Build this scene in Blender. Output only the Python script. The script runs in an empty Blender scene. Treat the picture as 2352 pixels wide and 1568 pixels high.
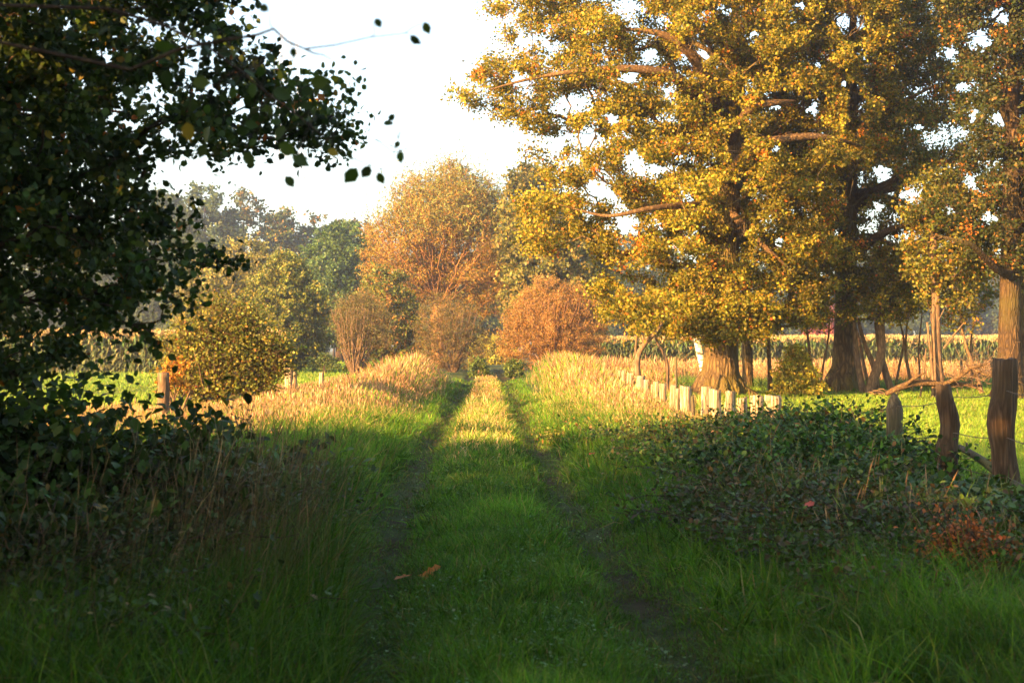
import bpy, math, random
import numpy as np

# ------------------------------------------------------------------ camera, sky, sun, exposure
scene = bpy.context.scene
CAM_H = 1.55
F = 3231.0            # focal length in photograph units (2352 wide)
HOR = 800.0           # horizon row in the same units
SUN_AZ = math.radians(50)      # sun stands behind the camera, this far to its left
SUN_EL = math.radians(16)
cam_d = bpy.data.cameras.new("camera"); cam = bpy.data.objects.new("camera", cam_d)
scene.collection.objects.link(cam); scene.camera = cam
cam_d.sensor_width = 22.2; cam_d.lens = 22.2 * F / 2352
cam_d.clip_start = 0.1; cam_d.clip_end = 5000
cam.location = (0, 0, CAM_H)
cam.rotation_euler = (math.radians(90) + math.atan((HOR - 784) / F), 0, 0)
cam_d.dof.use_dof = True; cam_d.dof.focus_distance = 34; cam_d.dof.aperture_fstop = 3.0

world = bpy.data.worlds.new("World"); scene.world = world; world.use_nodes = True
nt = world.node_tree; bg = nt.nodes["Background"]
sky = nt.nodes.new("ShaderNodeTexSky"); sky.sky_type = 'NISHITA'; sky.sun_disc = False
sky.sun_elevation = SUN_EL
SUNV = (-math.sin(SUN_AZ) * math.cos(SUN_EL), -math.cos(SUN_AZ) * math.cos(SUN_EL), math.sin(SUN_EL))
sky.sun_rotation = math.atan2(SUNV[0], SUNV[1])
sky.air_density = 1.0; sky.dust_density = 1.6; sky.ozone_density = 0.2
nt.links.new(sky.outputs[0], bg.inputs[0]); bg.inputs[1].default_value = 0.07

sd = bpy.data.lights.new("sun", 'SUN'); sun = bpy.data.objects.new("sun", sd)
scene.collection.objects.link(sun)
sd.energy = 5.0; sd.angle = math.radians(0.6); sd.color = (1.0, 0.53, 0.18)
from mathutils import Vector
sun.rotation_euler = Vector(SUNV).to_track_quat('Z', 'Y').to_euler()
sun.location = (-40, -40, 30)
scene.view_settings.view_transform = 'Standard'; scene.view_settings.look = 'None'
scene.view_settings.gamma = 1.0; scene.view_settings.exposure = 3.0
scene.render.engine = 'CYCLES'
scene.cycles.max_bounces = 6; scene.cycles.diffuse_bounces = 3; scene.cycles.transmission_bounces = 3
scene.cycles.glossy_bounces = 2; scene.cycles.volume_bounces = 0; scene.cycles.transparent_max_bounces = 8
scene.cycles.use_denoising = True
scene.cycles.caustics_reflective = False; scene.cycles.caustics_refractive = False

RS = np.random.default_rng(7)
C = scene.collection

# ------------------------------------------------------------------ helpers
def X_(px, Y): return (px - 1176) / F * Y
def Z_(py, Y): return CAM_H - (py - HOR) / F * Y
def PT(px, py, Y): return np.array([X_(px, Y), Y, Z_(py, Y)])

def tag(o, label=None, cat=None, group=None, kind=None):
    if label: o["label"] = label
    if cat: o["category"] = cat
    if group: o["group"] = group
    if kind: o["kind"] = kind
    return o

def empty(name, loc, label, cat, group=None):
    o = bpy.data.objects.new(name, None); C.objects.link(o); o.location = loc
    o.empty_display_size = .3
    return tag(o, label, cat, group)

_perm = np.random.default_rng(99).random((256, 256))
def vnoise(x, y, s=1.0, seed=0):
    x = np.asarray(x, float) / s + seed * 17.3 + 1000; y = np.asarray(y, float) / s + seed * 9.1 + 1000
    xi = np.floor(x).astype(int); yi = np.floor(y).astype(int); fx = x - xi; fy = y - yi
    fx = fx * fx * (3 - 2 * fx); fy = fy * fy * (3 - 2 * fy)
    g = lambda a, b: _perm[a % 256, b % 256]
    return (g(xi, yi) * (1 - fx) + g(xi + 1, yi) * fx) * (1 - fy) + (g(xi, yi + 1) * (1 - fx) + g(xi + 1, yi + 1) * fx) * fy

def xc(y): return np.interp(y, [-300, 0, 7, 10, 12.5, 16, 20, 26, 33, 60, 100, 2600], [.5, .22, .06, -.09, -.2, -.32, -.42, -.54, -.65, -1.08, -1.8, -46])   # centre line of the track

def gz(x, y):                                             # height of the ground
    x = np.asarray(x, float); y = np.asarray(y, float)
    u = x - xc(y); au = np.abs(u)
    fade = np.clip((115 - y) / 25, 0, 1)
    rut = -0.13 * np.exp(-((au - .86) / .30) ** 2) * fade
    bank = 0.10 * np.clip((au - 1.3) / 1.2, 0, 1) * np.clip((7 - au) / 3, 0, 1) * fade
    bump = (vnoise(x, y, .9, 1) - .5) * .05 + (vnoise(x, y, 3.1, 2) - .5) * .10 + (vnoise(x, y, .3, 3) - .5) * .02
    swell = (vnoise(x, y, 35, 4) - .5) * .25 * np.clip((y - 60) / 60, 0, 1)
    return rut + bank + bump * np.where(au < 1.4, .5, 1) * np.clip(1.2 - y / 200, .2, 1) + swell

def build(name, V, faces_idx, totals, mat, parent=None, col=None, smooth=False, origin=None, mats=None, midx=None):
    V = np.asarray(V, np.float32)
    if origin is not None: V = V - np.asarray(origin, np.float32)
    me = bpy.data.meshes.new(name)
    me.vertices.add(len(V)); me.vertices.foreach_set("co", V.ravel())
    faces_idx = np.asarray(faces_idx, np.int32).ravel(); totals = np.asarray(totals, np.int32)
    me.loops.add(len(faces_idx)); me.loops.foreach_set("vertex_index", faces_idx)
    starts = np.zeros(len(totals), np.int32); starts[1:] = np.cumsum(totals)[:-1]
    me.polygons.add(len(totals)); me.polygons.foreach_set("loop_start", starts)
    me.polygons.foreach_set("loop_total", totals)
    if smooth: me.polygons.foreach_set("use_smooth", np.ones(len(totals), bool))
    if col is not None:
        a = me.attributes.new("tint", 'FLOAT_COLOR', 'FACE')
        c4 = np.ones((len(totals), 4), np.float32); c4[:, :3] = col
        a.data.foreach_set("color", c4.ravel())
    me.materials.append(mat)
    me.update(calc_edges=True)
    o = bpy.data.objects.new(name, me); C.objects.link(o)
    if parent is not None: o.parent = parent
    elif origin is not None: o.location = origin
    return o

class Inst:
    """collects many small copies of little templates into ONE mesh"""
    def __init__(s): s.V = []; s.I = []; s.T = []; s.C = []; s.n = 0
    def add(s, tpl, P, M, col):
        tv, tf = tpl
        tv = np.asarray(tv, float); m = len(P); k = len(tv)
        if m == 0: return
        V = np.einsum('mij,nj->mni', M, tv) + P[:, None, :]
        s.V.append(V.reshape(-1, 3).astype(np.float32))
        flat = np.concatenate([np.array(f) for f in tf]); tot = np.array([len(f) for f in tf])
        s.I.append((flat[None, :] + (np.arange(m) * k)[:, None] + s.n).astype(np.int32).ravel())
        s.T.append(np.tile(tot, m)); s.C.append(np.repeat(np.asarray(col, np.float32), len(tf), axis=0))
        s.n += m * k
    def raw(s, V, I, T, Cc):
        s.V.append(np.asarray(V, np.float32)); s.I.append(np.asarray(I, np.int32) + s.n); s.T.append(T)
        s.C.append(Cc); s.n += len(V)
    def make(s, name, mat, parent=None, origin=None, smooth=False):
        if not s.V: return None
        return build(name, np.concatenate(s.V), np.concatenate(s.I), np.concatenate(s.T), mat, parent,
                     np.concatenate(s.C), smooth, origin)

# leaf and blade templates (length along +Y, normal +Z)
LEAF_FAR = ([(0, 0, 0), (-.38, .5, .10), (0, 1, 0), (.38, .5, .10)], [(0, 3, 2), (0, 2, 1)])
LEAF_NARROW = ([(0, 0, 0), (-.14, .45, .04), (0, 1, -.05), (.14, .45, .04)], [(0, 3, 2), (0, 2, 1)])
LEAF_NEAR = ([(0, 0, 0), (-.30, .22, .07), (-.36, .58, .09), (0, 1.0, -.06), (.36, .58, .09), (.30, .22, .07), (0, .5, 0)],
             [(0, 6, 2, 1), (6, 3, 2), (0, 5, 4, 6), (6, 4, 3)])
LEAF_OAK = ([(0, 0, 0), (-.13, .25, .03), (-.34, .40, .07), (-.16, .55, .03), (-.30, .78, .05), (0, 1, -.04),
             (.30, .78, .05), (.16, .55, .03), (.34, .40, .07), (.13, .25, .03)],
            [(0, 9, 8, 7, 6, 5), (0, 5, 4, 3, 2, 1)])
TWIG = ([(-.5, 0, -.3), (.5, 0, -.3), (0, 0, .6), (-.12, 1, 0), (.12, 1, 0)], [(0, 1, 4, 3), (1, 2, 4), (2, 0, 3)])
def blade_tpl(bend, seg=2):
    v = []; f = []
    for i in range(seg):
        t = i / seg; w = .5 * (1 - t * .55)
        v += [(-w, bend * t * t, t * (1 - .25 * bend * t)), (w, bend * t * t, t * (1 - .25 * bend * t))]
    v.append((0, bend, 1 - .25 * bend - .1 * bend * bend))
    for i in range(seg - 1): f.append((2 * i, 2 * i + 1, 2 * i + 3, 2 * i + 2))
    f.append((2 * seg - 2, 2 * seg - 1, 2 * seg))
    return (v, f)
BLADES = [blade_tpl(b) for b in (.15, .4, .7, .95)] + [blade_tpl(1.2, 3)]
def stem_tpl(bend, head):
    v = [(-.3, 0, 0), (.3, 0, 0), (-.25, bend * .3, .55), (.25, bend * .3, .55), (-.2, bend * .62, .78), (.2, bend * .62, .78),
         (-1.1 * head, bend * .75, .87), (1.1 * head, bend * .75, .87), (0, bend * 1.05, 1.0)]
    return (v, [(0, 1, 3, 2), (2, 3, 5, 4), (4, 5, 7, 6), (6, 7, 8)])
STEMS = [stem_tpl(.06, .7), stem_tpl(.2, 1.0), stem_tpl(.38, .9), stem_tpl(.12, .4), stem_tpl(.5, .6)]

def frames(d, n):
    """matrices whose Y axis is d and Z axis close to n"""
    d = d / np.linalg.norm(d, axis=1, keepdims=True)
    x = np.cross(d, n); x /= np.linalg.norm(x, axis=1, keepdims=True) + 1e-9
    z = np.cross(x, d)
    return np.stack([x, d, z], axis=2)
def rdir(m, rng=RS):
    v = rng.normal(size=(m, 3)); return v / np.linalg.norm(v, axis=1, keepdims=True)

def pick(pal, m, rng=RS, jit=.25):
    """colours drawn from [(rgb, weight)...] with a little jitter each"""
    w = np.array([p[1] for p in pal], float); w /= w.sum(); c = np.array([p[0] for p in pal])
    k = rng.choice(len(pal), m, p=w)
    out = c[k] * (1 + rng.normal(size=(m, 1)) * jit * .6) * (1 + rng.normal(size=(m, 3)) * jit * .25)
    return np.clip(out, .004, .8)

# ------------------------------------------------------------------ materials
def leaf_mat(name, trans=.35, rough=.5, spec=.25, tt=(1.25, 1.3, .55)):
    m = bpy.data.materials.new(name); m.use_nodes = True; t = m.node_tree; t.nodes.clear()
    out = t.nodes.new("ShaderNodeOutputMaterial"); a = t.nodes.new("ShaderNodeAttribute"); a.attribute_name = "tint"
    p = t.nodes.new("ShaderNodeBsdfPrincipled"); tr = t.nodes.new("ShaderNodeBsdfTranslucent"); mx = t.nodes.new("ShaderNodeMixShader")
    p.inputs["Roughness"].default_value = rough; p.inputs["Specular IOR Level"].default_value = spec
    mx.inputs[0].default_value = trans
    t.links.new(a.outputs["Color"], p.inputs["Base Color"])
    g = t.nodes.new("ShaderNodeMix"); g.data_type = 'RGBA'; g.blend_type = 'MULTIPLY'; g.inputs[0].default_value = 1
    g.inputs[7].default_value = (*tt, 1)
    t.links.new(a.outputs["Color"], g.inputs[6]); t.links.new(g.outputs[2], tr.inputs["Color"])
    t.links.new(p.outputs[0], mx.inputs[1]); t.links.new(tr.outputs[0], mx.inputs[2]); t.links.new(mx.outputs[0], out.inputs[0])
    return m
M_LEAF = leaf_mat("leaf", .38, .5, .2)
M_LEAF_GLOSSY = leaf_mat("bramble_leaf", .28, .5, .16)
M_GRASS = leaf_mat("grass_blade", .38, .55, .12)
M_STRAW = leaf_mat("dry_grass", .3, .65, .12, (1.1, 1.0, .85))

def bark_mat(name, c1, c2, sx=14, sz=2.2, bump=.6, moss=None, dist=.04):
    m = bpy.data.materials.new(name); m.use_nodes = True; t = m.node_tree; p = t.nodes["Principled BSDF"]
    tc = t.nodes.new("ShaderNodeTexCoord"); mp = t.nodes.new("ShaderNodeMapping")
    mp.inputs["Scale"].default_value = (sx, sx, sz); t.links.new(tc.outputs["Object"], mp.inputs[0])
    nz = t.nodes.new("ShaderNodeTexNoise"); nz.inputs["Scale"].default_value = .7; nz.inputs["Detail"].default_value = 3
    t.links.new(mp.outputs[0], nz.inputs[0])
    ad = t.nodes.new("ShaderNodeMix"); ad.data_type = 'RGBA'; ad.inputs[0].default_value = .35
    t.links.new(mp.outputs[0], ad.inputs[6]); t.links.new(nz.outputs["Color"], ad.inputs[7])
    mm = t.nodes.new("ShaderNodeVectorMath"); mm.operation = 'MULTIPLY_ADD'
    mm.inputs[1].default_value = (1.6, 1.6, 1.6); t.links.new(nz.outputs["Color"], mm.inputs[0]); t.links.new(mp.outputs[0], mm.inputs[2])
    vo = t.nodes.new("ShaderNodeTexVoronoi"); vo.feature = 'DISTANCE_TO_EDGE'; vo.inputs["Scale"].default_value = 1.0
    t.links.new(mm.outputs[0], vo.inputs[0])
    n2 = t.nodes.new("ShaderNodeTexNoise"); n2.inputs["Scale"].default_value = 2.3; n2.inputs["Detail"].default_value = 6
    t.links.new(mp.outputs[0], n2.inputs[0])
    r = t.nodes.new("ShaderNodeValToRGB"); r.color_ramp.elements[0].position = .0; r.color_ramp.elements[0].color = (*c1, 1)
    r.color_ramp.elements[1].position = .22; r.color_ramp.elements[1].color = (*c2, 1)
    mu = t.nodes.new("ShaderNodeMath"); mu.operation = 'MULTIPLY'; t.links.new(vo.outputs["Distance"], mu.inputs[0]); t.links.new(n2.outputs[0], mu.inputs[1])
    t.links.new(mu.outputs[0], r.inputs[0])
    last = r.outputs[0]
    if moss:
        n3 = t.nodes.new("ShaderNodeTexNoise"); n3.inputs["Scale"].default_value = .8; n3.inputs["Detail"].default_value = 4
        t.links.new(tc.outputs["Object"], n3.inputs[0])
        r3 = t.nodes.new("ShaderNodeValToRGB"); r3.color_ramp.elements[0].position = .45; r3.color_ramp.elements[1].position = .65
        t.links.new(n3.outputs[0], r3.inputs[0])
        mx = t.nodes.new("ShaderNodeMix"); mx.data_type = 'RGBA'; mx.inputs[7].default_value = (*moss, 1)
        t.links.new(r3.outputs[0], mx.inputs[0]); t.links.new(last, mx.inputs[6]); last = mx.outputs[2]
    t.links.new(last, p.inputs["Base Color"]); p.inputs["Roughness"].default_value = .9; p.inputs["Specular IOR Level"].default_value = .15
    b = t.nodes.new("ShaderNodeBump"); b.inputs["Strength"].default_value = bump; b.inputs["Distance"].default_value = dist
    sm = t.nodes.new("ShaderNodeMath"); sm.operation = 'MINIMUM'; sm.inputs[1].default_value = .25; t.links.new(mu.outputs[0], sm.inputs[0])
    t.links.new(sm.outputs[0], b.inputs["Height"]); b.inputs["Distance"].default_value = dist * 4
    t.links.new(b.outputs[0], p.inputs["Normal"])
    return m
M_OAK = bark_mat("oak_bark", (.05, .035, .02), (.19, .13, .055), 9, 2.0, 1.0, (.11, .09, .022), .05)
M_OAK_SHADE = bark_mat("shaded_oak_bark", (.03, .02, .012), (.11, .07, .03), 10, 2.2, 1.0, (.06, .05, .015), .05)  # darker copy of the oak bark, shade put into its tones
M_LIMB = bark_mat("limb_bark", (.05, .03, .015), (.15, .10, .045), 9, 9, .6, None, .02)
M_BARK = bark_mat("thin_bark", (.09, .06, .035), (.22, .15, .085), 14, 3, .5, None, .015)
M_DARKB = bark_mat("dark_bark", (.03, .02, .015), (.10, .07, .045), 16, 4, .5, None, .01)
M_WILLOW = bark_mat("willow_bark", (.16, .08, .03), (.36, .2, .08), 10, 2, .4, None, .02)
M_POST = bark_mat("split_oak_wood", (.13, .09, .05), (.60, .47, .30), 20, .9, .8, None, .008)
M_OLDPOST = bark_mat("weathered_post_wood", (.035, .022, .012), (.13, .085, .05), 24, 1.3, .8, (.07, .055, .03), .012)
M_GREYPOST = bark_mat("grey_post_wood", (.05, .04, .025), (.15, .125, .08), 30, 1.2, .7, (.07, .08, .03), .010)

def birch_mat():
    m = bpy.data.materials.new("birch_bark"); m.use_nodes = True; t = m.node_tree; p = t.nodes["Principled BSDF"]
    tc = t.nodes.new("ShaderNodeTexCoord"); mp = t.nodes.new("ShaderNodeMapping"); mp.inputs["Scale"].default_value = (4, 4, 14)
    t.links.new(tc.outputs["Object"], mp.inputs[0]); n = t.nodes.new("ShaderNodeTexNoise"); n.inputs["Scale"].default_value = 1.2; n.inputs["Detail"].default_value = 5
    t.links.new(mp.outputs[0], n.inputs[0]); r = t.nodes.new("ShaderNodeValToRGB")
    r.color_ramp.elements[0].position = .40; r.color_ramp.elements[0].color = (.05, .035, .02, 1)
    r.color_ramp.elements[1].position = .5; r.color_ramp.elements[1].color = (.72, .66, .55, 1)
    t.links.new(n.outputs[0], r.inputs[0]); t.links.new(r.outputs[0], p.inputs["Base Color"]); p.inputs["Roughness"].default_value = .8
    return m
M_BIRCH = birch_mat()
def plain(name, c, rough=.7, metal=0):
    m = bpy.data.materials.new(name); m.use_nodes = True; t = m.node_tree; p = t.nodes["Principled BSDF"]
    n = t.nodes.new("ShaderNodeTexNoise"); n.inputs["Scale"].default_value = 9; n.inputs["Detail"].default_value = 4
    mx = t.nodes.new("ShaderNodeMix"); mx.data_type = 'RGBA'; mx.inputs[6].default_value = (*[v * .7 for v in c], 1); mx.inputs[7].default_value = (*[v * 1.25 for v in c], 1)
    tc = t.nodes.new("ShaderNodeTexCoord"); t.links.new(tc.outputs["Object"], n.inputs[0]); t.links.new(n.outputs[0], mx.inputs[0])
    t.links.new(mx.outputs[2], p.inputs["Base Color"])
    p.inputs["Roughness"].default_value = rough; p.inputs["Metallic"].default_value = metal
    return m
M_WIRE = plain("rusty_wire", (.10, .08, .06), .6, .4)
M_STEEL = plain("galvanised_steel", (.45, .46, .47), .5, .3)
def ground_mat():
    m = bpy.data.materials.new("turf"); m.use_nodes = True; t = m.node_tree; p = t.nodes["Principled BSDF"]
    a = t.nodes.new("ShaderNodeAttribute"); a.attribute_name = "tint"
    tc = t.nodes.new("ShaderNodeTexCoord"); n = t.nodes.new("ShaderNodeTexNoise"); n.inputs["Scale"].default_value = 5; n.inputs["Detail"].default_value = 8
    n.inputs["Roughness"].default_value = .7
    t.links.new(tc.outputs["Object"], n.inputs[0])
    r = t.nodes.new("ShaderNodeValToRGB"); r.color_ramp.elements[0].position = .3; r.color_ramp.elements[0].color = (.45, .42, .35, 1)
    r.color_ramp.elements[1].position = .7; r.color_ramp.elements[1].color = (1.3, 1.3, 1.2, 1)
    t.links.new(n.outputs[0], r.inputs[0])
    mx = t.nodes.new("ShaderNodeMix"); mx.data_type = 'RGBA'; mx.blend_type = 'MULTIPLY'; mx.inputs[0].default_value = 1
    t.links.new(a.outputs["Color"], mx.inputs[6]); t.links.new(r.outputs[0], mx.inputs[7]); t.links.new(mx.outputs[2], p.inputs["Base Color"])
    p.inputs["Roughness"].default_value = .95; p.inputs["Specular IOR Level"].default_value = .1
    b = t.nodes.new("ShaderNodeBump"); b.inputs["Strength"].default_value = .5; b.inputs["Distance"].default_value = .05
    t.links.new(n.outputs[0], b.inputs["Height"]); t.links.new(b.outputs[0], p.inputs["Normal"])
    return m
M_GROUND = ground_mat()

# ------------------------------------------------------------------ tubes
class Tubes:
    def __init__(s): s.V = []; s.I = []; s.T = []; s.n = 0
    def add(s, pts, rad, sides=8, cap=True, lump=0, rng=RS):
        pts = np.asarray(pts, float); n = len(pts); rad = np.asarray(rad, float) * np.ones(n)
        tg = np.gradient(pts, axis=0); tg /= np.linalg.norm(tg, axis=1, keepdims=True) + 1e-9
        ref = np.array([0.3, 1, 0.1]) if abs(tg[0][2]) > .7 else np.array([0, 0, 1.])
        a = np.cross(tg, ref); a /= np.linalg.norm(a, axis=1, keepdims=True) + 1e-9; b = np.cross(tg, a)
        th = np.linspace(0, 2 * np.pi, sides, endpoint=False)
        rr = rad[:, None] * np.ones(sides)
        if lump: rr = rr * (1 + lump * (np.interp(th, np.linspace(0, 2 * np.pi, 9), np.append(z := rng.normal(size=8), z[0]))[None, :] * .6 + rng.normal(size=(n, sides)) * .25))
        V = pts[:, None] + rr[..., None] * (np.cos(th)[None, :, None] * a[:, None] + np.sin(th)[None, :, None] * b[:, None])
        i = np.arange(n - 1)[:, None] * sides; j = np.arange(sides)[None]; k = (j + 1) % sides
        q = np.stack([i + j, i + k, i + sides + k, i + sides + j], -1).reshape(-1, 4)
        s.V.append(V.reshape(-1, 3)); I = q.ravel(); T = [4] * len(q)
        if cap:
            I = np.concatenate([I, np.arange(sides)[::-1], (n - 1) * sides + np.arange(sides)]); T += [sides, sides]
        s.I.append(I + s.n); s.T += T; s.n += n * sides
    def make(s, name, mat, parent=None, origin=None, smooth=True):
        if not s.V: return None
        return build(name, np.concatenate(s.V), np.concatenate(s.I), s.T, mat, parent, None, smooth, origin)

def bez(p0, p1, d0, k=5, sag=0, rng=RS, jit=.06):
    L = np.linalg.norm(p1 - p0); c1 = p0 + d0 * L * .38; c2 = p1 - (p1 - p0) * .25 + np.array([0, 0, sag * L])
    t = np.linspace(0, 1, k)[:, None]
    P = (1 - t) ** 3 * p0 + 3 * (1 - t) ** 2 * t * c1 + 3 * (1 - t) * t * t * c2 + t ** 3 * p1
    P[1:-1] += rng.normal(size=(k - 2, 3)) * L * jit
    return P

def inpoly(x, y, poly):
    poly = np.asarray(poly, float); ins = np.zeros(len(x), bool); j = len(poly) - 1
    for i in range(len(poly)):
        xi, yi = poly[i]; xj, yj = poly[j]
        c = ((yi > y) != (yj > y)) & (x < (xj - xi) * (y - yi) / (yj - yi + 1e-12) + xi); ins ^= c; j = i
    return ins
def polydist(x, y, poly):
    poly = np.asarray(poly, float); d = np.full(len(x), 1e9); P = np.stack([x, y], 1)
    for i in range(len(poly)):
        a = poly[i]; b = poly[(i + 1) % len(poly)]; ab = b - a
        t = np.clip(((P - a) @ ab) / (ab @ ab + 1e-9), 0, 1); d = np.minimum(d, np.linalg.norm(P - a - t[:, None] * ab, axis=1))
    return d

def blobs_poly(poly, Y, n, thick, rng, sep=.8, holes=(), edge=1.0):
    """foliage clump centres filling a crown of the given outline (photo units at distance Y) and real depth"""
    poly = [((px - 1176) / F * Y, CAM_H - (py - HOR) / F * Y) for px, py in poly]
    q = np.array(poly); lo = q.min(0); hi = q.max(0)
    x = rng.uniform(lo[0], hi[0], n * 12); z = rng.uniform(lo[1], hi[1], n * 12)
    k = inpoly(x, z, poly); x = x[k]; z = z[k]; d = polydist(x, z, poly)
    dep = thick * np.clip(d / 3.0, .12, 1) ** .6
    y = Y + rng.uniform(-1, 1, len(x)) * dep
    P = np.stack([x, y, z], 1)
    keep = np.ones(len(P), bool)
    for hx, hy, hr in holes:
        ppx = 1176 + P[:, 0] / P[:, 1] * F; ppy = HOR - (P[:, 2] - CAM_H) / P[:, 1] * F
        keep &= np.hypot(ppx - hx, ppy - hy) > hr
    P = P[keep]; out = []
    for p in P:                                   # Poisson thinning
        if not out or np.min(np.sum((np.array(out[-900:]) - p) ** 2, 1)) > sep * sep: out.append(p)
        if len(out) >= n: break
    return np.array(out)

def blobs_ell(c, r, n, rng, shell=.55, bottom=-1., lumps=6, amp=.22):
    v = rdir(n * 3, rng); v = v[v[:, 2] > bottom][:n]
    ld = rdir(lumps, rng); f = 1 + amp * (np.max(v @ ld.T, axis=1) ** 3 - .5) * 1.6
    rad = rng.uniform(shell, 1, len(v)) ** .5
    return np.asarray(c) + v * np.asarray(r) * (rad * f)[:, None]

# ------------------------------------------------------------------ trees
def skeleton(blobs, trunk, bf=.35, tip=.012, expo=2.3, cap=.55):
    """join clump centres to the trunk as a balanced tree; returns edges (parent point, child point, radii, start direction)"""
    trunk = np.asarray(trunk, float)
    pos = [t[:3] for t in trunk]; plen = [0.]
    for i in range(1, len(trunk)): plen.append(plen[-1] + np.linalg.norm(trunk[i, :3] - trunk[i - 1, :3]) * .55)
    nt_ = len(pos); par = [-1] + list(range(nt_ - 1))
    order = np.argsort(np.min([np.linalg.norm(blobs - t[:3], axis=1) for t in trunk[max(0, nt_ // 3):]], axis=0))
    N = nt_ + len(blobs); A = np.zeros((N, 3)); A[:nt_] = pos; L = np.zeros(N); L[:nt_] = plen; Pn = np.full(N, -1); Pn[:nt_] = par
    cnt = nt_; start = max(1, nt_ // 3)
    for o in order:
        b = blobs[o]; dd = np.linalg.norm(A[start:cnt] - b, axis=1)
        down = np.clip(A[start:cnt, 2] - b[2], 0, None) * .5
        k = start + int(np.argmin(dd + bf * L[start:cnt] + down))
        A[cnt] = b; Pn[cnt] = k; L[cnt] = L[k] + np.linalg.norm(A[k] - b); cnt += 1
    R = np.full(N, tip ** expo); 
    for i in range(N - 1, nt_ - 1, -1):
        if Pn[i] >= nt_: R[Pn[i]] += R[i]
    R = R ** (1 / expo)
    return A, Pn, R, nt_, trunk

def tree(name, label, cat, base, trunk, blobs, leaf, pal, per=140, spread=.55, lsize=.09, bark=M_BARK, bf=.35, tip=.012,
         group=None, flat=.7, sprays=9, seed=1, mat=M_LEAF, sides=12, up=.35, tint_sd=.18, lump=.05, holes=(), expo=2.3,
         twigw=.012, twigc=(.09, .065, .04), crown_name='crown', hang=0.0, thin=None, windows=(), accent=None, kf=5, cap=.5, outside=.0):
    rng = np.random.default_rng(seed)
    root = empty(name, tuple(base), label, cat, group)
    tb = Tubes(); tr = np.asarray(trunk, float)
    tt = np.linspace(0, 1, len(tr)); ts = np.linspace(0, 1, max(10, len(tr) * 3))
    tp = np.stack([np.interp(ts, tt, tr[:, i]) for i in range(4)], 1)
    # soften the polyline
    for _ in range(2): tp[1:-1] = tp[1:-1] * .5 + (tp[:-2] + tp[2:]) * .25
    tb.add(tp[:, :3], tp[:, 3], sides, True, lump, rng)
    small = len(blobs) < 110
    if not small or not len(blobs): tb.make('trunk', bark, root, base)
    if len(blobs):
        A, Pn, R, n0, tk = skeleton(blobs, tr, bf, tip, expo)
        bb = tb if small else Tubes(); dirs = {}
        for i in range(n0, len(A)):
            p = Pn[i]; p0 = A[p]; p1 = A[i]
            if p < n0:
                d0 = (p1 - p0); d0 = d0 / (np.linalg.norm(d0) + 1e-9); r0 = min(R[i] * 1.15, tk[p, 3] * cap)
                up_ = np.array([0, 0, .5]); d0 = d0 + up_; d0 /= np.linalg.norm(d0)
            else:
                d0 = dirs[p]; r0 = min(R[i] * 1.05, R[p])
            pts = bez(p0, p1, d0, kf, 0, rng, .05); e = pts[-1] - pts[-2]; dirs[i] = e / (np.linalg.norm(e) + 1e-9)
            sd = 8 if R[i] > .06 else (5 if R[i] > .025 else 3)
            bb.add(pts, np.linspace(r0, R[i] * .92, kf), sd, False)
        bb.make('trunk' if small else 'branches', bark, root, base)
        # foliage
        ins = Inst(); n = len(blobs); K = sprays
        ctr = np.repeat(blobs, K, 0); m = len(ctr)
        dv = rdir(m, rng); dv[:, 2] = dv[:, 2] * flat + .1 - hang; 
        ln = spread * rng.uniform(.5, 1.3, m)
        tipp = ctr + dv * ln[:, None]
        M = frames(dv, np.tile([0, 0, 1.], (m, 1)) + rdir(m, rng) * .1); M = M * np.stack([np.full(m, twigw), ln, np.full(m, twigw)], 1)[:, None, :]
        ins.add(TWIG, ctr, M, np.tile(twigc, (m, 1)))
        q = max(1, per // K)
        t = rng.uniform(.25, 1.12, (m, q)) 
        P = (ctr[:, None] + dv[:, None] * (ln[:, None] * t)[..., None] + rng.normal(size=(m, q, 3)) * spread * .17).reshape(-1, 3)
        blob_t = rng.normal(size=(n, 1)) * tint_sd; bt = np.repeat(1 + blob_t, K * q, 0)
        col = pick(pal, len(P), rng) * np.clip(bt, .5, 1.6)
        if accent is not None:
            sel = rng.random(m) < accent[1]; sel = np.repeat(sel, q)
            col[sel] = pick([(accent[0], 1)], sel.sum(), rng)
        if thin is not None:
            ppx = 1176 + P[:, 0] / P[:, 1] * F; kb = np.repeat(rng.uniform(.55, 1.3, n), K * q); ks = np.repeat(rng.uniform(.4, 1.5, m), q)
            kk = rng.random(len(P)) < thin(ppx) * kb * ks; P = P[kk]; col = col[kk]
        if len(windows):
            ppx = 1176 + P[:, 0] / P[:, 1] * F; ppy = HOR - (P[:, 2] - CAM_H) / P[:, 1] * F; kk = np.ones(len(P), bool); nz = .35 + 1.0 * vnoise(ppx, ppy, 14, 78)
            for hx, hy, hw, hh in windows: kk &= (np.hypot((ppx - hx) / hw, (ppy - hy) / hh) > nz) | (P[:, 1] > base[1] + .3)
            P = P[kk]; col = col[kk]
        if len(holes):
            ppx = 1176 + P[:, 0] / P[:, 1] * F; ppy = HOR - (P[:, 2] - CAM_H) / P[:, 1] * F; kk = np.ones(len(P), bool)
            nz = .15 + 1.25 * vnoise(ppx, ppy, 9, 77)
            for hx, hy, hr in holes: kk &= np.hypot(ppx - hx, (ppy - hy) * 1.15) > hr * nz
            P = P[kk]; col = col[kk]
        m2 = len(P)
        nrm = rdir(m2, rng) * .9 + np.array([0, 0, up]); dl = rdir(m2, rng); dl[:, 2] -= .25 + hang
        s = lsize * rng.uniform(.65, 1.3, m2)
        ins.add(leaf, P, frames(dl, nrm) * s[:, None, None], col)
        ins.make(crown_name, mat, root, base)
    return root
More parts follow.
